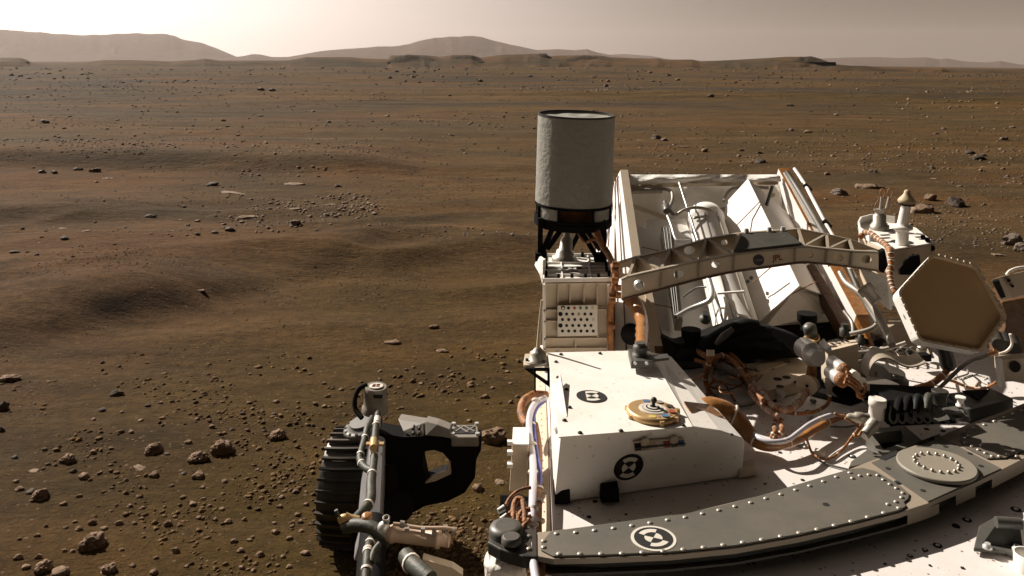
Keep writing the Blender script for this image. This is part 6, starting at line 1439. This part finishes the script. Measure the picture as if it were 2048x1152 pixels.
# orange wrapped connectors
for pts, r in (([(690, 1032), (702, 1037), (718, 1040)], .012), ([(678, 1040), (692, 1036), (704, 1042)], .013), ([(672, 1020), (676, 1030), (684, 1036)], .006)):
    P('orange_connector', MB().tube([D(u, v, 2.62) for u, v in pts], r, 10), 'gold' if r > .01 else 'green')
P('orange_cap', MB().lathe(D(734, 1036, 2.6), (0, -.3, 1), [(0, .016), (.008, .017), (.012, .012), (.013, .005)], 20), 'kapton')
# drive actuator cylinder
da, db = D(788, 1068, 2.5), D(872, 1078, 2.48)
M['actskin'] = mat('actuator_skin', (.42, .30, .21), .5, var=.08, dust=.2)
act = P('drive_actuator', MB().lathe(da, db - da, [(-.02, .020), (-.006, .026), (0, .026), (.004, .0215), ((db - da).length, .0215), ((db - da).length + .002, .025), ((db - da).length + .012, .025), ((db - da).length + .014, .018), ((db - da).length + .04, .018)], 32), 'actskin', label='tan drive actuator cylinder with a rod on top')
make('actuator_rod', MB().tube([D(786, 1048, 2.49), D(806, 1050, 2.49), D(840, 1056, 2.48), D(890, 1056, 2.47), D(908, 1060, 2.47)], .0055, 10, sub=2), 'actskin', act)
for u, v in ((804, 1048), (890, 1056), (908, 1061)): make('rod_collar', MB().cyl(D(u - 4, v, 2.485), D(u + 5, v + 1, 2.485), .010, None, 14), 'motorskin', act)
for u, v in ((814, 1059), (846, 1060), (868, 1065)): make('actuator_lug', MB().box(D(u, v, 2.47), (.006, 0, 0), (0, .006, 0), (0, 0, .006)), 'motorskin', act)
make('actuator_eye', MB().lathe(D(773, 1043, 2.5), (0, -.4, 1), [(0, .010), (.016, .011), (.016, .007), (.008, .007)], 18), 'motorskin', act)
P('silver_fitting', MB().sphere(D(767, 1055, 2.5), .018), 'silver')
P('dark_fitting', MB().cyl(D(893, 1072, 2.52), D(897, 1092, 2.50), .016, None, 14), 'brownedge')
P('gear_plate', MB().prism([D(845, 1118, 2.42), D(905, 1136, 2.42), D(925, 1150, 2.42), D(925, 1250, 2.42), D(845, 1250, 2.42)], (0, .03, 0)), 'tanpaint')
# rocker joint: plate, block and arched arm
P('joint_plate', MB().prism([D(796, 838, 3.5), D(846, 846, 3.46), D(850, 846, 3.46), D(848, 872, 3.42), D(828, 876, 3.42), D(806, 862, 3.44)], (0, .10, -.02)), 'motorskin', bevel=.003)
P('joint_plate', MB().prism([D(851, 842, 3.46), D(875, 848, 3.44), D(900, 858, 3.42), D(903, 878, 3.40), D(885, 874, 3.41), D(851, 871, 3.42)], (0, .10, -.02)), 'motorskin', bevel=.003)
for u, v in ((828, 852), (840, 852), (828, 862), (840, 863)): c = D(u, v, 3.435); P('plate_bolt', MB().cyl(c, c - Vector((0, .03, 0)), .006, None, 10), 'dark')
jb = P('joint_block', MB().hexa([D(902, 874, 3.40), D(958, 874, 3.40), D(956, 849, 3.56), D(905, 849, 3.56)], [q - UP * .04 for q in (D(902, 874, 3.40), D(958, 874, 3.40), D(956, 849, 3.56), D(905, 849, 3.56))]), 'motorskin', bevel=.006, label='joint block with a black recessed lattice top')
def jq(x, y, z=.001):
    a = D(902, 874, 3.40).lerp(D(958, 874, 3.40), x); b = D(905, 849, 3.56).lerp(D(956, 849, 3.56), x); return a.lerp(b, y) + UP * z
make('block_recess', MB().prism([jq(.12, .22), jq(.88, .22), jq(.88, .85), jq(.12, .85)], (0, 0, .002)), 'hole', jb)
for a, b in (((.15, .35), (.45, .8)), ((.45, .8), (.85, .35)), ((.2, .8), (.6, .3)), ((.5, .3), (.85, .75))): make('lattice_rib', MB().beam(jq(*a, .004), jq(*b, .004), .006, .004), 'motorskin', jb)
for x, y in ((.05, .1), (.95, .1), (.05, .92), (.95, .92)): make('block_bolt', MB().cyl(jq(x, y), jq(x, y, .012), .009, None, 12), 'silver', jb)
out_ = [(756, 866), (806, 874), (850, 873), (905, 880), (962, 880), (962, 900), (952, 920), (950, 955), (930, 985), (895, 1003), (850, 1012), (800, 1040), (756, 1050)]
hole_ = [(848, 903), (868, 900), (886, 906), (898, 920), (902, 945), (890, 952), (870, 960), (852, 966), (845, 930)]
def arch(dd): return [D(u, v, dd) for u, v in out_], [[D(u, v, dd) for u, v in hole_]]
o_, h_ = arch(3.42)
plate_with_holes('rocker_arm', o_, h_, (0, .10, 0), 'black', rover)['label'] = 'dark arched rocker arm with a round gap'  # black puts the shade on the arm into its colour
P('arm_pad', MB().prism([D(892, 942, 3.40), D(900, 925, 3.40), D(902, 948, 3.40), D(872, 962, 3.40), D(850, 967, 3.40), D(862, 955, 3.40)], (0, .02, 0)), 'tanpaint')
P('lower_arm', MB().tube([D(748, 1050, 2.9), D(744, 1100, 2.75), D(740, 1180, 2.55), D(738, 1260, 2.4)], .045, 16), 'black', bevel=0)

for nm, pts in (('painted_shade', ((1606, 742), (1660, 722), (1742, 716), (1752, 748), (1735, 800), (1700, 812), (1622, 792))), ('painted_shade', ((1752, 800), (1800, 778), (1900, 790), (1912, 846), (1780, 852))), ('painted_shade', ((1330, 716), (1470, 704), (1600, 700), (1560, 722), (1440, 730), (1352, 742))), ('painted_shade', ((1524, 790), (1592, 764), (1604, 778), (1548, 806)))):
    P(nm, MB().prism([gp(u, v, .0005) for u, v in pts], (0, 0, .003)), 'black')  # thin black sheets standing in for shade among the deck clutter

rs3 = random.Random(5)
for i in range(16):    # loose thin wires of the cable nest
    u, v = rs3.uniform(1385, 1500), rs3.uniform(702, 770); pts = [(u, v, rs3.uniform(.01, .05))]
    for k in range(rs3.randint(3, 5)):
        u += rs3.uniform(-22, 34); v += rs3.uniform(-12, 20); pts.append((u, v, rs3.uniform(.008, .07)))
    gt('loose_wire', pts, rs3.uniform(.0026, .0042), rs3.choice(['harness', 'cable', 'harness', 'kapton', 'wrap']), 6)
for i in range(8):
    u = rs3.uniform(1590, 1640); v = rs3.uniform(800, 870); P('small_clip', MB().box(gp(u, v, .006), (.006, .002, 0), (-.002, .005, 0), (0, 0, .004)), rs3.choice(['tie', 'gunmetal', 'silver']), bevel=.001)

for i in range(12):
    u, v = rs3.uniform(1650, 1760) if i < 7 else rs3.uniform(1890, 1960), rs3.uniform(738, 800) if i < 7 else rs3.uniform(745, 775); pts = [(u, v, rs3.uniform(.01, .05))]
    for k in range(rs3.randint(2, 4)):
        u += rs3.uniform(-10, 30); v += rs3.uniform(-12, 14); pts.append((u, v, rs3.uniform(.008, .06)))
    gt('loose_wire', pts, rs3.uniform(.0024, .0036), rs3.choice(['harness', 'cable', 'greyhose', 'wrap']), 6)
P('inner_link', MB().tube([D(800, 1010, 3.30), D(760, 1040, 3.15), D(735, 1075, 3.0)], .06, 16), 'black'); P('inner_link', MB().tube([D(770, 930, 3.36), D(772, 1010, 3.30), D(764, 1060, 3.2)], .05, 14), 'black')
